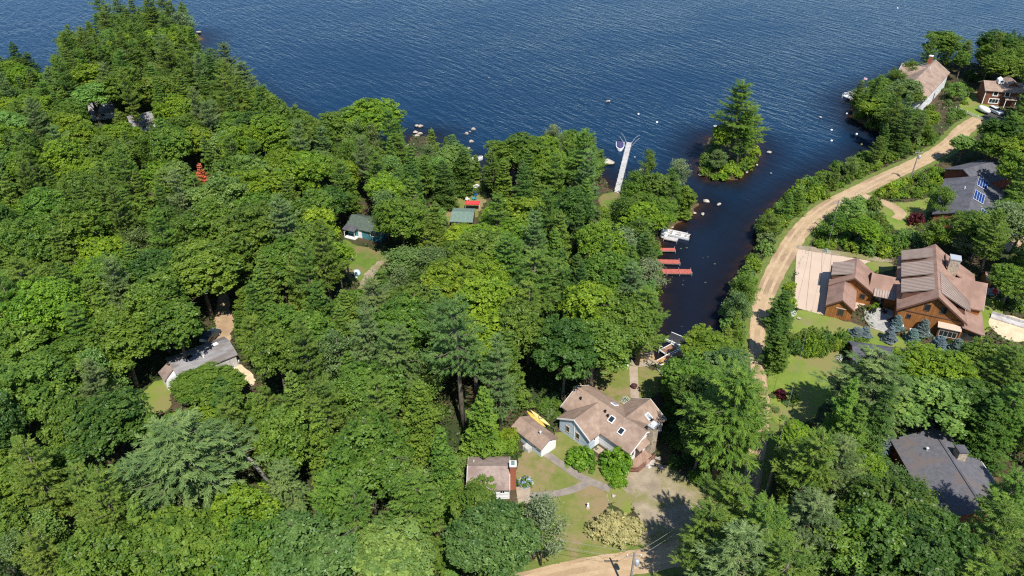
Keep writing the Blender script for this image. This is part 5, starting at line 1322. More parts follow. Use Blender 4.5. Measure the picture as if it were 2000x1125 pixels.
wire('power line between the bottom pole and the transformer pole in the pines, upper one', PD[1] + Vector((.1, 0, -.3)), PC[1], .7)
wire('power line between the bottom pole and the transformer pole in the pines, lower one', PD[1] + Vector((.1, 0, -1.4)), PC[1] - Vector((0, 0, 1.2)), .7)
wire('power line from the transformer pole in the pines over the long lawn', PC[1], PB[1], 1.6, .018)
wire('power line along the far bend of the dirt road', PB[1], PA[1], 1.2, .02)

# small things
def table(px, label, m, l=2.0, w=1.0, deg=0, name='table', h=.75):
    p = G(*px); o = thing(name, label, 'table', (p.x, p.y, GZ + .03), R(deg)); MB().box(-l / 2, l / 2, -w / 2, w / 2, h - .06, h).build('top', M[m], o, bevel=.01)
    for sx in (-1, 1):
        for sy in (-1, 1): MB().box(sx * (l / 2 - .12) - .04, sx * (l / 2 - .12) + .04, sy * (w / 2 - .1) - .04, sy * (w / 2 - .1) + .04, 0, h - .06).build('leg', M['metal'], o)
    return o
table((884, 396), 'white folding table on the grass left of the green-roofed shed', 'white', 1.6, 1.0, 55)
def chair(px, label, m, deg, cat='chair', group=None):
    p = G(*px); o = thing('lawn_chair', label, cat, (p.x, p.y, GZ + .03), R(deg), group)
    MB().box(-.33, .33, -.3, .34, .36, .42).build('seat', M[m], o); MB().obox((0, .42, .74), (1, 0, 0), (0, -.35, 1), (0, 1, .35), .33, .4, .03).build('backrest', M[m], o)
    for sx in (-1, 1):
        MB().box(sx * .36 - .05, sx * .36 + .05, -.32, .42, .56, .6).build('armrest', M[m], o)
        for sy in (-.28, .32): MB().box(sx * .34 - .035, sx * .34 + .035, sy - .035, sy + .035, 0, .56).build('leg', M[m], o)
    return o
chair((1223, 718), 'white lawn chair beside the path to the beach', 'white', 70)
for a, b, d, m, t in ((928, 383, 20, 'blue', 'blue lawn chair among the beach things in the lakeside clearing'), (926, 391, -60, 'teal', 'teal lawn chair nearest the red canopy'), (914, 392, 130, 'white', 'white lawn chair left of the teal one'), (921, 371, 10, 'blue', 'dark blue lawn chair at the shaded end of the lakeside clearing')): chair((a, b), t, m, d)
chair((1726, 612), 'dark chair on the lodge patio', 'black', 20); chair((1738, 628), 'dark chair on the near side of the lodge patio', 'black', 200)
table((1704, 612), 'dark grill table at the left of the lodge patio', 'black', 1.4, .8, 70, 'grill_table', .9)
p = G(923, 409); o = thing('canopy_tent', 'red canopy behind the green-roofed shed', 'canopy', (p.x, p.y, GZ + .03), R(-3)); o.scale = (.8, .85, .9)
MB().add([(-2.1, -.9, 2.0), (2.1, -.9, 2.0), (2.1, .9, 2.0), (-2.1, .9, 2.0), (-1.5, 0, 2.45), (1.5, 0, 2.45), (-2.1, -.9, 1.75), (2.1, -.9, 1.75), (2.1, .9, 1.75), (-2.1, .9, 1.75)], [(0, 1, 5, 4), (1, 2, 5), (2, 3, 4, 5), (3, 0, 4), (0, 6, 7, 1), (1, 7, 8, 2), (2, 8, 9, 3), (3, 9, 6, 0)]).build('roof', M['redcanopy'], o)
for x in (-2, 2):
    for y in (-.82, .82): MB().tube([(x, y, 0), (x, y, 1.95)], .035, 6).build('leg', M['hull'], o)
def ring(px, label, m, r=.7, z=GZ + .03, n=20, name='swim_ring', t=.2):
    p = G(*px, z); f = MB(); f.v = []; vs = []; fs = []
    for i in range(n):
        for j in range(8):
            a, b = 6.2832 * i / n, 6.2832 * j / 8; vs.append(((r + t * math.cos(b)) * math.cos(a), (r + t * math.cos(b)) * math.sin(a), t + t * math.sin(b))); fs.append((i * 8 + j, ((i + 1) % n) * 8 + j, ((i + 1) % n) * 8 + (j + 1) % 8, i * 8 + (j + 1) % 8))
    o = f.add(vs, fs).build(name, M[m], None, True); o.location = (p.x, p.y, z); return tag(o, label, 'ring')
ring((930, 365), 'white swim ring at the top of the lakeside clearing', 'white')
ring((1238, 699), 'dark fire ring on the lawn by the beach', 'black', .55, name='fire_ring', t=.14)
def pot(px, label, m='umber'):
    p = G(*px); o = thing('planter', label, 'planter', (p.x, p.y, GZ + .08)); MB().lathe([(.36, 0), (.55, .55), (.5, .55), (.42, .42), (.02, .42)]).build('pot', M[m], o, True)
    f = MB(); f.lathe([(.3, .4), (.42, .6), (.2, .75), (.02, .8)], n=9); f.build('plant', M['umber'], o)
pot((1238, 758), 'rust brown planter bowl in the middle of the straight path')
p = G(1148, 993); o = thing('garden_statue', 'small white statue on the front lawn', 'statue', (p.x, p.y, GZ)); MB().box(-.22, .22, -.18, .18, 0, .25).build('base', M['concrete'], o)
MB().lathe([(.16, .25), (.2, .5), (.12, .75), (.09, .82), (.15, .95), (.13, 1.08), (.02, 1.14)], n=10).build('figure', M['white'], o, True)
p = G(697, 537); o = thing('covered_grill', 'pale blue covered lump at the bottom of the teal cabin clearing', 'cover', (p.x, p.y, GZ)); MB().lathe([(.8, 0), (.85, .5), (.6, 1.0), (.15, 1.2), (.02, 1.2)], n=12).build('cover', M['paleblue'], o, True); MB().box(-.3, .3, -1.1, -.7, 0, .15).build('board', M['hull'], o)
p = G(688, 508); o = thing('satellite_dish', 'small white post on the teal cabin lawn', 'post', (p.x, p.y, GZ)); MB().tube([(0, 0, 0), (0, 0, .9)], .06, 6).build('post', M['white'], o); MB().lathe([(.02, 0), (.25, .12), (.28, .14)], (0, 0, .9), 10).build('dish', M['white'], o)
p = G(456, 695); o = thing('tarp_pile', 'orange tarp and boards heaped beside the grey-roofed cabin', 'tarp', (p.x, p.y, GZ)); f = MB(); f.add([(-1.6, 1.6, .3), (-.8, 1.9, .9), (.2, .7, 1.0), (-.4, .2, .4), (1.0, -.9, .8), (.5, -1.2, .2), (1.5, -1.4, .1)], [(0, 1, 2, 3), (3, 2, 4, 5), (5, 4, 6)]); f.build('tarp', M['orange'], o); MB().box(.3, 1.6, -2.7, -1.5, 0, .5).build('crate', M['hull'], o)
p = G(1958, 626); o = thing('boat_trailer', 'grey plank walkway along the top of the sandpit', 'walkway', (p.x, p.y, GZ)); o.name = 'plank_walkway'
d = G(2010, 642) - p; o.rotation_euler.z = math.atan2(d.y, d.x); MB().box(-2, d.length, -.6, .6, .1, .35).build('deck', M['greydeck'], o); MB().box(-2, d.length, .6, .7, .1, .9).build('side_board', M['greydeck'], o)
for k, (a, b, t) in enumerate([(1780, 652, 'white cooling unit against the lodge wall, left one'), (1808, 658, 'white cooling unit against the lodge wall, right one'), (1757, 643, 'low white box at the edge of the lodge patio')]):
    p = G(a, b); o = thing('cooling_unit', t, 'unit', (p.x, p.y, GZ), R(-22), 'cooling units by the lodge'); MB().box(-.5, .5, -.4, .4, 0, .9).build('casing', M['hull'], o, bevel=.04); MB().lathe([(.3, 0), (.3, .03), (.02, .04)], (0, 0, .9), 12).build('fan', M['black'], o)
for k, (a, b, m, t) in enumerate([(1247, 223, 'hull', 'white mooring buoy off the long dock, left one'), (1283, 239, 'hull', 'white mooring buoy off the long dock, right one'), (1654, 222, 'hull', 'white buoy closest to the white dock'), (1673, 262, 'hull', 'white buoy in the middle of the bay'), (1624, 254, 'hull', 'white buoy on the left of the bay, upper one'), (1624, 275, 'hull', 'white buoy on the left of the bay, lower one'), (1683, 282, 'yellow', 'yellow buoy near the road shore of the bay'), (1753, 16, 'hull', 'white buoy far out at the top of the lake')]):
    p = G(a, b, 0); o = thing('buoy', t, 'buoy', (p.x, p.y, 0), 0, 'mooring buoys'); MB().lathe([(.02, -.3), (.26, -.18), (.34, 0), (.26, .2), (.1, .3), (.02, .3)], n=12).build('float', M[m], o, True); MB().lathe([(.05, .28), (.05, .5), (.02, .52)], n=6).build('ring', M['metal'], o)
# wood and branches on the ground
for k, (a, b, c, d, r, t) in enumerate([(1032, 1077, 1073, 1076, .11, 'pale cut log lying on the grass by the bottom drive'), (1283, 720, 1296, 736, .16, 'pale driftwood log at the edge of the back lawn'), (1030, 980, 1036, 962, .06, 'thin pale pole lying across the paving')]):
    p = G(a, b, GZ + .12); q = G(c, d, GZ + .12); f = MB(); f.tube([Vector((0, 0, 0)), (q - p) * .5 + Vector((.05, .06, .03)), q - p], [r, r * .9, r * .7], 7); o = f.build('log', M['palebark'], None, True); o.location = p; tag(o, t, 'log')
# leaning dead trunk below the broad flat pine
p = G(526, 942); q = G(452, 858, 9.0); f = MB(); f.tube([Vector((0, 0, 0)), (q - p) * .5 + Vector((.1, 0, .1)), q - p], [.34, .28, .16], 8); o = f.build('dead_trunk', M['palebark'], None, True); o.location = p; tag(o, 'long bare trunk leaning out of the woods beside the broad flat-topped pine', 'trunk')
# picket fence by the lake house
p = G(1866, 214); q = G(1918, 236); o = thing('fence', 'low white fence along the garden between the lake house and the brown house', 'fence', (p.x, p.y, GZ), math.atan2(q.y - p.y, q.x - p.x)); ln = (q - p).length
for k in range(int(ln / 2) + 1): MB().box(k * 2 - .06, k * 2 + .06, -.06, .06, 0, 1.05).build('post', M['white'], o)
f = MB()
for z in (.35, .8): f.box(0, ln, -.025, .025, z - .06, z + .06)
f.build('rail', M['white'], o)
# stone retaining edge of the patio
f = MB(); pts = [G(1688, 606), G(1690, 625), G(1700, 640), G(1722, 648), G(1742, 650)]
f.tube([p_ - pts[0] + Vector((0, 0, .12)) for p_ in pts], .2, 6); o = f.build('stone_kerb', M['palerock'], None); o.location = pts[0]; tag(o, 'curved pale stone edging round the lodge patio', 'edging')
# ------------------------------------------------------------------ shrubs, hedges, flowers
def sdpt(x, y): return float(sdist(np.array([x]), np.array([y]))[0])
PL = [([tuple(map(float, q)) for q in P], *P.min(0), *P.max(0)) for P in PATCH]
def inpatch(x, y, m=0.0):
    for P, x0, y0, x1, y1 in PL:
        if x0 - m < x < x1 + m and y0 - m < y < y1 + m:
            if in1(P, x, y) or (m and d1(P, x, y) < m): return True
    return False
sh(1138, 903, 2.6, 2.6, 'vivid green', 'rounded dense bush left of its twin before the pink-roofed house', 'hedge', jit=.03)
sh(1199, 915, 2.8, 3.6, 'vivid green', 'taller dense bush right of its twin before the pink-roofed house', 'hedge', jit=.03)
sh(1208, 945, 1.5, 1.6, 'vivid green', 'low dense bush at the foot of the taller twin bush', 'hedge', jit=.03)
sh(1196, 1042, 3.5, 2.9, 'greyish tan', 'wide creamy flowering bush on the front lawn', 'hedge', jit=.02)
sh(1225, 1040, 2.5, 2.5, 'greyish tan', 'right lobe of the creamy flowering bush on the front lawn', 'hedge', jit=.02)
sh(1787, 438, 2.1, 3.3, 'deep purple', 'deep purple bush by the solar-roofed house', 'hedge', jit=.02)
sh(1523, 775, 1.2, 1.8, 'deep purple', 'small purple maple bush on the long lawn', 'hedge', jit=.02)
# hydrangea: foliage with flower heads
p = G(1028, 948)
hy = sh(1027, 945, 1.15, 1.35, 'mid green', 'hydrangea covered in blue and white flowers beside the brick chimney', 'hedge')
for nm, mm, n in (('blue_flower_head', 'bloom', 620), ('white_flower_head', 'whitebloom', 260)):
    L = Leaves(); c = rng.normal(size=(34 if n > 300 else 15, 3)); c = unit(c) * [1.45, 1.45, 1.5]; c[:, 2] = abs(c[:, 2]) + .15
    i = rng.integers(len(c), size=n * 3); pp = c[i] + rng.normal(size=(n * 3, 3)) * .1
    L.add(leafquads(pp, unit(rng.normal(size=(n * 3, 3)) + [0, 0, 1.] + c[i] * .5), .075 * np.ones(n * 3), .8), rng.random(n * 3)); L.build(nm, M[mm], hy)
# white flowering perennials
for a, b, t in ((1614, 492, 'white flowering clump beside the lodge driveway'), (1547, 612, 'white flowering clump at the driveway corner'), (1640, 700, 'white flowering clump at the end of the long lawn'), (1222, 783, 'white flowers at the corner of the pink-roofed house')):
    o = sh(a, b, .85, .8, 'grey-green', t)
    L = Leaves(); n = 300; c = unit(rng.normal(size=(n, 3))) * [1.7, 1.7, 1.9]; c[:, 2] = abs(c[:, 2]); L.add(leafquads(c, unit(c + [0, 0, 1]), .12 * np.ones(n), .8), rng.random(n)); L.build('white_flower', M['whitebloom'], o)
# blue spruces beside the lodge
for a, b, h, r, t in ((1747, 643, 3.2, 1.2, 'round-topped blue spruce at the lodge patio'), (1797, 655, 3.6, 1.3, 'dense blue spruce against the lodge wall'), (1733, 665, 3.4, 1.2, 'blue spruce left of the row before the lodge'), (1778, 668, 3.0, 1.2, 'blue spruce in the row, second from the patio'), (1824, 700, 4.8, 1.8, 'tallest blue spruce in the row before the lodge'), (1865, 690, 3.2, 1.3, 'blue spruce right of the tallest one'), (1890, 695, 3.0, 1.3, 'rightmost blue spruce near the lodge porch'), (1672, 655, 1.8, 1.3, 'low blue spruce at the left of the row'), (1688, 654, 1.8, 1.1, 'low blue spruce second from the left of the row')):
    sh(a, b, r, h, 'silvery blue', t, 'spruce', group='blue spruces before the lodge')
def zone(poly, n, rr, hh, cols, kind='shrub', gap=1.5, tries=40, group=None, avoid=True):
    P = wpoly(poly, GZ); lo, hi = P.min(0), P.max(0); pts = []; Pl = P.tolist()
    for _ in range(n * tries):
        if len(pts) >= n: break
        x, y = rng.uniform(lo[0], hi[0]), rng.uniform(lo[1], hi[1])
        if not in1(Pl, x, y): continue
        if avoid and inpatch(x, y, .5): continue
        if sdpt(x, y) < .25: continue
        r = rng.uniform(*rr)
        if any((x - a) ** 2 + (y - b) ** 2 < (gap * .5 * (r + c)) ** 2 for a, b, c in pts): continue
        pts.append((x, y, r)); c = cols[int(rng.integers(len(cols)))]
        tree(kind, x, y, rng.uniform(*hh) * r / rr[1], r, c, None, group)
G1 = ['mid green', 'bright green', 'olive green', 'mid green', 'pale green', 'bright green']
zone([(1420, 660), (1424, 620), (1440, 560), (1450, 530), (1478, 490), (1488, 440), (1515, 405), (1565, 365), (1600, 350), (1600, 400), (1545, 450), (1510, 510), (1480, 580), (1468, 660), (1466, 700), (1425, 700)], 50, (1.7, 2.9), (3.0, 4.6), G1 + ['grey-green', 'dark green'], gap=1.0, group='bushes between the cove and the dirt road')
zone([(1600, 350), (1625, 336), (1684, 311), (1724, 296), (1760, 276), (1850, 262), (1850, 285), (1790, 315), (1730, 335), (1670, 362), (1600, 400)], 40, (1.5, 2.6), (2.4, 3.6), G1, gap=1.0, group='bushes between the bay and the dirt road')
zone([(1570, 458), (1600, 430), (1640, 400), (1700, 398), (1740, 440), (1790, 455), (1760, 500), (1700, 502), (1600, 484)], 46, (1.5, 2.5), (2.2, 3.6), G1, gap=1.05, group='bushes above the lodge driveway')
zone([(1712, 385), (1730, 358), (1800, 330), (1850, 335), (1842, 360), (1830, 385), (1760, 396)], 26, (1.5, 2.3), (2.0, 3.0), ['bright green', 'bright green', 'olive green', 'mid green', 'yellow-green'], gap=1.0, group='bushes left of the grey roofs')
zone([(1535, 520), (1560, 508), (1553, 600), (1530, 620), (1510, 600), (1515, 560)], 14, (1.1, 1.6), (1.6, 2.4), ['yellow-green', 'olive green', 'bright green'], gap=1.0, group='hedge beside the lodge driveway')
zone([(1535, 670), (1640, 662), (1650, 684), (1600, 690), (1545, 690)], 22, (1.6, 2.3), (3.4, 4.4), ['mid green', 'dark green', 'mid green', 'bright green'], 'hedge', gap=.85, group='tall hedge at the top of the long lawn', avoid=False)
zone([(1640, 670), (1720, 676), (1800, 700), (1860, 712), (1850, 740), (1760, 735), (1655, 715)], 26, (1.5, 2.5), (2.4, 3.6), ['bright green', 'mid green', 'olive green', 'yellow-green'], gap=.95, group='bushes below the lodge')
zone([(1500, 770), (1530, 762), (1560, 780), (1550, 815), (1510, 822)], 8, (.6, .9), (.7, 1.1), ['grey-green', 'olive green', 'pale green'], gap=1.3, group='low flower bed on the long lawn', avoid=False)
zone([(930, 880), (965, 850), (1000, 845), (1012, 875), (1005, 888), (920, 889)], 16, (1.4, 2.2), (2.4, 3.4), ['vivid green', 'bright green', 'mid green'], 'hedge', gap=.9, group='dense bushes between the garage and the shed')
zone([(1860, 215), (1915, 238), (1905, 262), (1850, 240)], 14, (1.1, 1.8), (1.6, 2.4), ['grey-green', 'pale green', 'mid green'], gap=1.0, group='garden bushes by the head of the dirt road')
zone([(1835, 170), (1880, 165), (1915, 190), (1880, 210), (1840, 205)], 12, (1.0, 1.7), (1.4, 2.2), ['grey-green', 'mid green', 'bright green'], gap=1.2, group='garden bushes beside the white lake house', avoid=False)
zone([(1960, 580), (2000, 590), (1995, 610), (1960, 612), (1945, 600)], 8, (1.0, 1.5), (1.4, 2.0), ['grey-green', 'mid green'], gap=1.0, group='bushes by the tiny hut', avoid=False)
zone([(1690, 600), (1705, 595), (1720, 604), (1690, 612)], 2, (.7, 1.0), (1.2, 1.6), ['bright green'], gap=1.2, avoid=False)
zone([(1880, 150), (1930, 150), (1990, 180), (1985, 205), (1965, 190)], 10, (1.4, 2.2), (2.2, 3.2), ['mid green', 'dark green'], gap=1.0, group='bushes round the brown house')
zone([(1055, 790), (1092, 770), (1098, 800), (1082, 830), (1060, 812)], 8, (1.0, 1.6), (1.4, 2.0), ['olive green', 'grey-green', 'mid green'], gap=1.0, group='bushes behind the kayaks', avoid=False)
zone([(1275, 800), (1310, 800), (1345, 900), (1370, 950), (1320, 935), (1300, 880)], 10, (1.2, 2.0), (1.8, 2.6), ['dark green', 'mid green'], gap=1.0, group='shaded bushes right of the pink-roofed house')
zone([(1210, 400), (1290, 380), (1350, 405), (1315, 436), (1280, 455), (1250, 450)], 24, (1.3, 2.2), (2.2, 3.4), G1, gap=1.1, group='bushes on the shore of the grove by the cove')
zone([(1270, 455), (1284, 480), (1280, 620), (1262, 650), (1245, 600), (1255, 500)], 22, (1.4, 2.2), (2.2, 3.6), ['mid green', 'grey-green', 'bright green', 'olive green'], gap=1.1, group='bushes on the left bank of the cove')
zone([(1660, 222), (1666, 198), (1705, 178), (1760, 160), (1800, 190), (1830, 240), (1760, 268), (1705, 248)], 34, (1.5, 2.5), (2.2, 3.6), G1, gap=1.1, group='bushes on the shore below the white lake house')
zone([(1420, 690), (1462, 700), (1470, 760), (1440, 760)], 10, (1.4, 2.2), (2.2, 3.4), ['mid green', 'grey-green', 'olive green'], gap=1.0, group='bushes on the left of the narrow road')
zone([(1345, 700), (1420, 690), (1430, 730), (1370, 740), (1300, 760), (1296, 735)], 14, (1.4, 2.2), (2.2, 3.4), ['mid green', 'bright green', 'olive green'], gap=1.0, group='bushes behind the back lawn')

# ------------------------------------------------------------------ the rest of the woods
CLEAR = [np.array(p, float) for p in (
    [(-80, -200), (-80, 92), (28, 112), (70, 140), (104, 100), (108, 50), (178, 34), (188, -200)],
    [(345, -200), (352, 5), (398, 40), (388, 88), (362, 106), (405, 92), (440, 88), (500, 140), (508, 160), (545, 190), (560, 204), (598, 212), (612, 235), (640, 218), (680, 200), (760, 205), (796, 236), (808, 242), (800, 300), (826, 300), (840, 255), (880, 262), (900, 258), (928, 285), (940, 312), (944, 342), (950, 300), (972, 280), (1030, 262), (1075, 245), (1120, 255), (1160, 255), (1178, 290), (1196, 340), (1182, 372), (1176, 400), (1205, 402), (1222, 372), (1238, 345), (1330, 345), (1360, 382), (1330, 432), (1294, 446), (1296, 480), (1306, 505), (1310, 560), (1325, 600), (1290, 632), (1270, 645), (1245, 660), (1225, 690), (1220, 700), (1160, 735), (1150, 745), (1100, 775), (1085, 810), (1050, 800), (1000, 815), (1000, 880), (905, 885), (905, 968), (1010, 970), (1090, 990), (1060, 1070), (1000, 1300), (1310, 1300), (1370, 1010), (1362, 950), (1295, 920), (1300, 810), (1270, 760), (1300, 715), (1330, 695), (1405, 650), (1422, 600), (1430, 545), (1470, 490), (1480, 440), (1510, 395), (1600, 335), (1690, 290), (1720, 268), (1690, 212), (1648, 195), (1660, 160), (1720, 145), (1790, 110), (1805, 60), (1895, 70), (1910, 100), (1940, 60), (2080, 50), (2080, -200)],
    [(1905, 232), (1862, 250), (1800, 296), (1600, 388), (1540, 460), (1500, 520), (1465, 610), (1455, 720), (1478, 800), (1500, 830), (1570, 840), (1600, 800), (1650, 760), (1650, 700), (1760, 700), (1900, 720), (1930, 690), (1920, 640), (1960, 660), (2080, 670), (2080, 600), (1960, 590), (1950, 525), (1890, 500), (1820, 470), (1790, 450), (1810, 420), (1930, 425), (1965, 320), (1960, 305), (1880, 300)],
    [(1730, 885), (1820, 838), (1900, 868), (1985, 970), (1985, 990), (1920, 980), (1830, 935), (1760, 905)],
    [(1690, 695), (1750, 700), (1750, 725), (1740, 730)],
    [(1776, 200), (1800, 125), (1905, 125), (1905, 235), (1812, 225)], [(1885, 215), (1925, 155), (1985, 150), (1975, 235), (1920, 260)],
    [(312, 735), (350, 705), (400, 678), (450, 682), (470, 705), (505, 742), (492, 758), (455, 725), (430, 735), (350, 790), (318, 806), (268, 800)],
    [(402, 640), (425, 640), (430, 560), (455, 575), (452, 640), (430, 690), (400, 690)],
    [(664, 430), (738, 455), (738, 488), (862, 465), (860, 484), (760, 502), (705, 560), (684, 556), (670, 480)],
    [(874, 380), (925, 362), (942, 365), (940, 400), (938, 414), (922, 444), (885, 446), (872, 420)],
    [(893, 735), (914, 735), (914, 836), (896, 836)], [(190, 208), (222, 210), (222, 226), (176, 240)], [(266, 228), (298, 232), (290, 256), (262, 254)],
    [(668, 272), (700, 272), (700, 292), (670, 294)], [(376, 317), (398, 317), (396, 338), (378, 338)],
    [(1455, 888), (1492, 888), (1486, 935), (1455, 935)], [(1490, 890), (1520, 885), (1515, 950), (1492, 955)],
    [(1915, 520), (1965, 520), (1965, 580), (1915, 580)], [(455, 885), (520, 935), (525, 945), (515, 945), (455, 900)],
    [(890, 1030), (935, 1030), (935, 1062), (900, 1075)],
)]
CB = [(P.tolist(), *P.min(0), *P.max(0)) for P in CLEAR]
def clearhit(pts):
    for P, x0, y0, x1, y1 in CB:
        for u, v in pts:
            if x0 < u < x1 and y0 < v < y1 and in1(P, u, v): return True
    return False
def silhouette(x, y, H, Rr, kind):
    out = []
    prof = {'broad': [(.42, .7), (.62, 1), (.82, .85), (1, .1)], 'pine': [(.38, .9), (.6, .85), (.8, .5), (1, 0)], 'hemlock': [(.15, 1), (.45, .75), (.75, .4), (1, 0)]}.get(kind, [(.3, .7), (.6, .9), (1, .2)])
    for f, r in prof:
        for a in (-1, -.5, 0, .5, 1): out.append(PX(x + a * Rr * r, y, GZ + H * f))
    for yy in (-.8, .8): out.append(PX(x, y + Rr * yy, GZ + H * .62))
    return out
nfill = 0
cand = []
S = rng.random((60000, 2))
ys = 50 + S[:, 1] * 285; xs = (S[:, 0] * 2 - 1) * (ys * .68 + 62)
sdv = sdist(xs, ys)
ok = sdv > .8
for x, y, s in zip(xs[ok], ys[ok], sdv[ok]):
    u, v = PX(x, y, GZ + 12)
    if not (-60 < u < 2060 and -40 < v < 1210): continue
    if u > 1850 and v > 560 and v < 700: continue
    far = y > 150
    conif = .75 if (x < -45 and y > 205) else .3 + .25 * (s < 15) + (.4 if u > 1350 else 0)
    k = rng.random()
    if k < conif * .5: kind, H, Rr = 'pine', rng.uniform(15, 20), rng.uniform(3.0, 4.3)
    elif k < conif: kind, H, Rr = 'hemlock', rng.uniform(12, 17), rng.uniform(2.7, 3.8)
    elif k < conif + .07: kind, H, Rr = 'airy', rng.uniform(10, 14), rng.uniform(2.6, 3.6)
    else: kind, H, Rr = 'broad', rng.uniform(12, 17), rng.uniform(4.0, 6.4)
    if any((x - a) ** 2 + (y - b) ** 2 < (.66 * (Rr + c)) ** 2 for a, b, c in SPOTS): continue
    if inpatch(x, y, .8): continue
    good = False
    for sc_ in (1, .75, .5):
        if not clearhit(silhouette(x, y, H * sc_, Rr * (sc_ ** .6), kind)): good = True; break
    if not good: continue
    H *= sc_; Rr *= sc_ ** .6
    zone_c = math.sin(x * .045 + 1.0) + math.cos(y * .05 + x * .02)      # stands of one kind
    q = rng.random()
    if kind == 'pine': c = ['mid green', 'grey-green', 'mid green', 'olive green'][min(3, int(q * 4))]
    elif kind == 'hemlock': c = ['olive green', 'mid green', 'dark green', 'mid green'][min(3, int(q * 4))]
    elif kind == 'airy': c = ['grey-green', 'mid green', 'pale green', 'olive green'][min(3, int(q * 4))]
    else:
        w = ['mid green', 'mid green', 'mid green', 'bright green', 'bright green', 'dark green', 'mid green', 'pale green'] + (['bright green'] * 4 if zone_c > .3 else ['olive green', 'mid green'])
        c = w[int(q * len(w))]
    tree(kind, float(x), float(y), H, Rr, c); nfill += 1
from collections import Counter; print(Counter(t[1] for t in TREES)); print("fill trees", nfill, "all plants", len(TREES))

# ------------------------------------------------------------------ labels for the plants that have none
MARKS = [('the grey-roofed cabin', 400, 722), ('the teal cabin', 706, 452), ('the red canopy', 922, 403), ('the long bare-trunked pine', 903, 680), ('the rust red tree', 386, 333), ('the vivid yellow-green tree', 622, 425), ('the wooded point', 300, 60),
    ('the pale rock spill', 810, 270), ('the long grey dock', 1205, 380), ('the red docks', 1300, 510), ('the white motorboat', 1319, 458), ('the small island', 1425, 300), ('the broad flat-topped pine', 330, 880), ('the pink-roofed house', 1180, 830), ('the brick-chimney garage', 955, 925), ('the small blue shed', 1040, 850),
    ('the bright crown below the flat pine', 480, 985), ('the smooth olive crown', 300, 175), ('the blue-green bottom oak', 985, 1030), ('the huge roadside pine', 1420, 820), ('the transformer pole', 1500, 930), ('the dark slate roof', 1850, 900), ('the cedar lodge', 1790, 560), ('the lodge driveway', 1610, 550), ('the purple bush', 1787, 427), ('the solar panels', 1890, 380), ('the white lake house', 1820, 160), ('the brown house', 1950, 175), ('the long lawn', 1570, 740), ('the head of the dirt road', 1880, 255), ('the dark jeep', 412, 655), ('the gravel track', 800, 486), ('the leaning bare trunk', 490, 905), ('the green-roofed shed', 905, 425), ('the small inlet', 940, 320), ('the cove beach', 1255, 680), ('the bend of the dirt road', 1545, 470), ('the far utility pole', 1785, 325), ('the creamy flowering bush', 1200, 1030), ('the bottom left corner', 0, 1125), ('the bottom right corner', 2000, 1125), ('the left picture edge', 0, 600), ('the big bottom-edge oak', 590, 1060), ('the willow clump', 800, 510), ('the grey-roofed cottage', 205, 222), ('the far dark conifers', 35, 100), ('the tiny hut', 1938, 540), ('the pale willow', 1832, 800), ('the huge dark pine', 1690, 760), ('the leafy cove tree', 1350, 690)]
ORD = ['nearest', 'second nearest', 'third nearest', 'fourth nearest', 'fifth nearest', 'sixth nearest', 'seventh nearest', 'eighth nearest', 'ninth nearest', 'tenth nearest', 'eleventh nearest', 'twelfth nearest']
CELL = {}
for t in TREES:
    if t[8]: continue
    o, kind, cname, _, x, y, H, Rr, _ = t
    u, v = PX(x, y, GZ + H * .65)
    m = min(MARKS, key=lambda k: (k[1] - u) ** 2 + (k[2] - v) ** 2)
    dx, dy = u - m[1], v - m[2]
    rel = ('left of' if dx < 0 else 'right of') if abs(dx) > 1.1 * abs(dy) else ('above' if dy < 0 else 'below')
    CELL.setdefault((kind, cname, rel, m[0]), []).append((math.hypot(dx, dy), t))
for (kind, cname, rel, mk), L in CELL.items():
    L.sort(key=lambda a: a[0])
    for i, (d, t) in enumerate(L):
        size = ''
        if len(L) == 1: lab = f"{cname} {kind} {rel} {mk}"
        else: lab = f"{cname} {kind} {rel} {mk}, {ORD[i] if i < 12 else 'farthest'} of {len(L)}"
        t[0]["label"] = lab; t[8] = lab
GROUP = {'broadleaf tree': 'broadleaf trees of the woods', 'white pine': 'white pines of the woods', 'hemlock': 'hemlocks of the woods', 'birch': 'birches and willows', 'spruce': 'blue spruces before the lodge', 'shrub': 'shrubs about the plots', 'bush': 'dense bushes about the plots'}
for t in TREES:
    if "group" not in t[0]: t[0]["group"] = GROUP[t[1]]

# ------------------------------------------------------------------ undergrowth: ferns and saplings nobody could count
n = 230000
ys = 48 + rng.random(n) ** 1.25 * 290; xs = (rng.random(n) * 2 - 1) * (ys * .68 + 52)
keep = sdist(xs, ys) > .5
for P in PATCH: keep &= ~inside(P, xs, ys)
xs, ys = xs[keep], ys[keep]
# clumps: three leaves a plant
dens = np.sin(xs * .5) * np.sin(ys * .43 + .6 * np.sin(xs * .21)) + .5 * np.sin(xs * 1.3 + ys)
k = (rng.random(len(xs)) < .62 + .34 * dens); xs, ys = xs[k], ys[k]
L = Leaves(); n = len(xs); gz = np.minimum(hgt(sdist(xs, ys)), GZ)
for j in range(2):
    c = np.stack([xs + rng.normal(0, .25, n), ys + rng.normal(0, .25, n), gz + rng.uniform(.1, .9, n) ** 1.3], -1)
    L.add(leafquads(c, unit(rng.normal(size=(n, 3)) * .5 + [0, 0, 1]), rng.uniform(.16, .38, n), .55), rng.random(n))
M['fern'] = leafmat("undergrowth_leaf", False, (.05, .095, .016), .3, .5)
tag(L.build('undergrowth', M['fern']), 'low green undergrowth between the trees', kind='stuff')
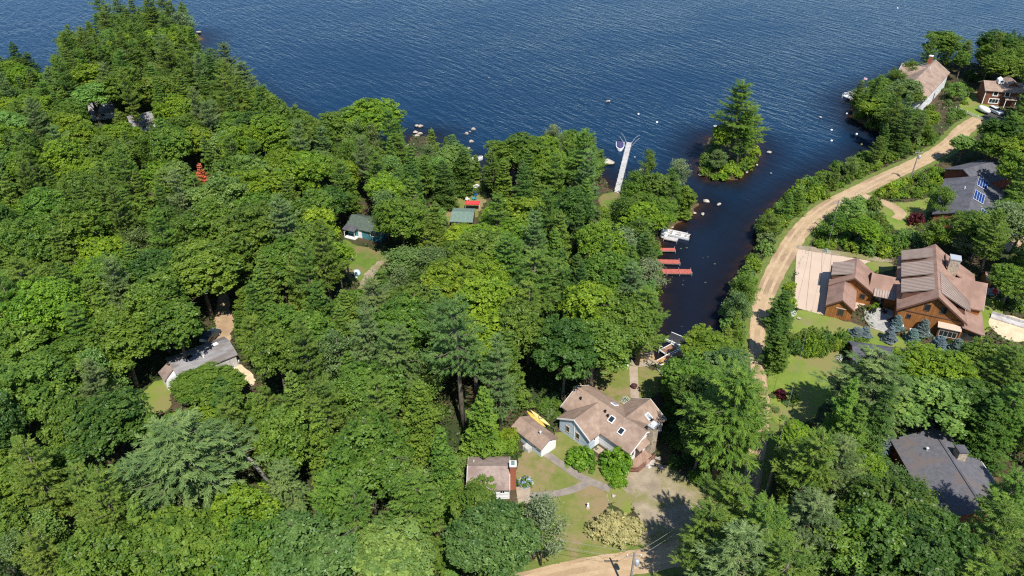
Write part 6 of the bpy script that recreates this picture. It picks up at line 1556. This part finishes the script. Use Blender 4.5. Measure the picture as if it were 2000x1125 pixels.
# grass tufts fraying the edges of road and lawns
L = Leaves(); P_ = []
for P in TUFT:
    for i in range(len(P)):
        a, b = P[i], P[(i + 1) % len(P)]; d = np.hypot(*(b - a)); m = int(d * 5)
        if m: P_.append(a + (b - a) * rng.random((m, 1)) + rng.normal(0, .22, (m, 2)))
P_ = np.concatenate(P_); P_ = P_[sdist(P_[:, 0], P_[:, 1]) > .8]
n = len(P_); c = np.stack([P_[:, 0], P_[:, 1], np.full(n, GZ + .1)], -1)
L.add(leafquads(c, unit(rng.normal(size=(n, 3)) * .6 + [0, 0, .6]), rng.uniform(.06, .15, n), .4), rng.random(n))
M['tuft'] = leafmat("grass_blade", False, (.15, .21, .04), .4, .4)
tag(L.build('grass_tufts', M['tuft']), 'grass tufts along the edges of lawns and road', kind='stuff')
# fallen leaves and pine straw flecks floating in the calm cove
for k in range(11):
    a, b = rng.uniform(1310, 1390), rng.uniform(555, 660)
    if k < 8: a, b = rng.uniform(1320, 1400), rng.uniform(470, 560)
    p = G(a, b, .02); m = MB(); r = rng.uniform(.1, .28); pts = [(r * math.cos(t) * rng.uniform(.7, 1.1), r * math.sin(t) * rng.uniform(.7, 1.1)) for t in np.linspace(0, 5.9, 8)]
    if sdpt(p.x, p.y) > -1: continue
    m.prism(pts, 0, .012); o = m.build('lily_pad', M['lily'] if 'lily' in M else M.setdefault('lily', mat('lily_leaf', (.07, .085, .04), (.12, .12, .06), 3, .6)), None); o.location = p
    tag(o, 'small lily leaf floating on the dark cove water', 'lily pad', 'lily leaves on the cove')
for kd, L in PROTO.items():
    for i, t in enumerate(L):
        if (kd, i) not in USED:
            for o in t[:2]: bpy.data.objects.remove(o)
# ------------------------------------------------------------------ camera, sky and sun
cam = bpy.data.cameras.new('camera'); co = bpy.data.objects.new('camera', cam); col.objects.link(co); scene.camera = co
cam.sensor_width = 36; cam.sensor_fit = 'HORIZONTAL'; cam.lens = 36 * FPX / 2000; cam.clip_start = 1; cam.clip_end = 20000
co.location = (0, 0, CAMH); co.rotation_euler = (R(90) - PITCH, 0, 0)
EL, AZ = 56.0, 164.0                              # sun height; bearing clockwise from +Y
w = bpy.data.worlds.new("World"); scene.world = w; w.use_nodes = True
nt = w.node_tree; bg = nt.nodes["Background"]; sky = nt.nodes.new("ShaderNodeTexSky"); sky.sky_type = 'NISHITA'; sky.sun_disc = False
sky.sun_elevation = R(EL); sky.sun_rotation = R(AZ); sky.air_density = 1.0; sky.dust_density = 0.0; sky.ozone_density = 4.0
nt.links.new(sky.outputs[0], bg.inputs[0]); bg.inputs[1].default_value = .11515
sl = bpy.data.lights.new('sun', 'SUN'); so = bpy.data.objects.new('sun', sl); col.objects.link(so)
sl.energy = 5.0; sl.angle = R(.5); sl.color = (1, .95, .87)
d = Vector((math.sin(R(AZ)) * math.cos(R(EL)), math.cos(R(AZ)) * math.cos(R(EL)), math.sin(R(EL))))
so.rotation_euler = d.to_track_quat('Z', 'Y').to_euler(); so.location = d * 200
scene.view_settings.view_transform = 'Standard'; scene.view_settings.look = 'None'; scene.view_settings.exposure = 0.4; scene.view_settings.gamma = 1
scene.render.engine = 'CYCLES'
scene.cycles.max_bounces = 6; scene.cycles.diffuse_bounces = 3; scene.cycles.glossy_bounces = 3; scene.cycles.transparent_max_bounces = 8; scene.cycles.transmission_bounces = 3
scene.cycles.use_denoising = False; scene.cycles.filter_width = 1.2
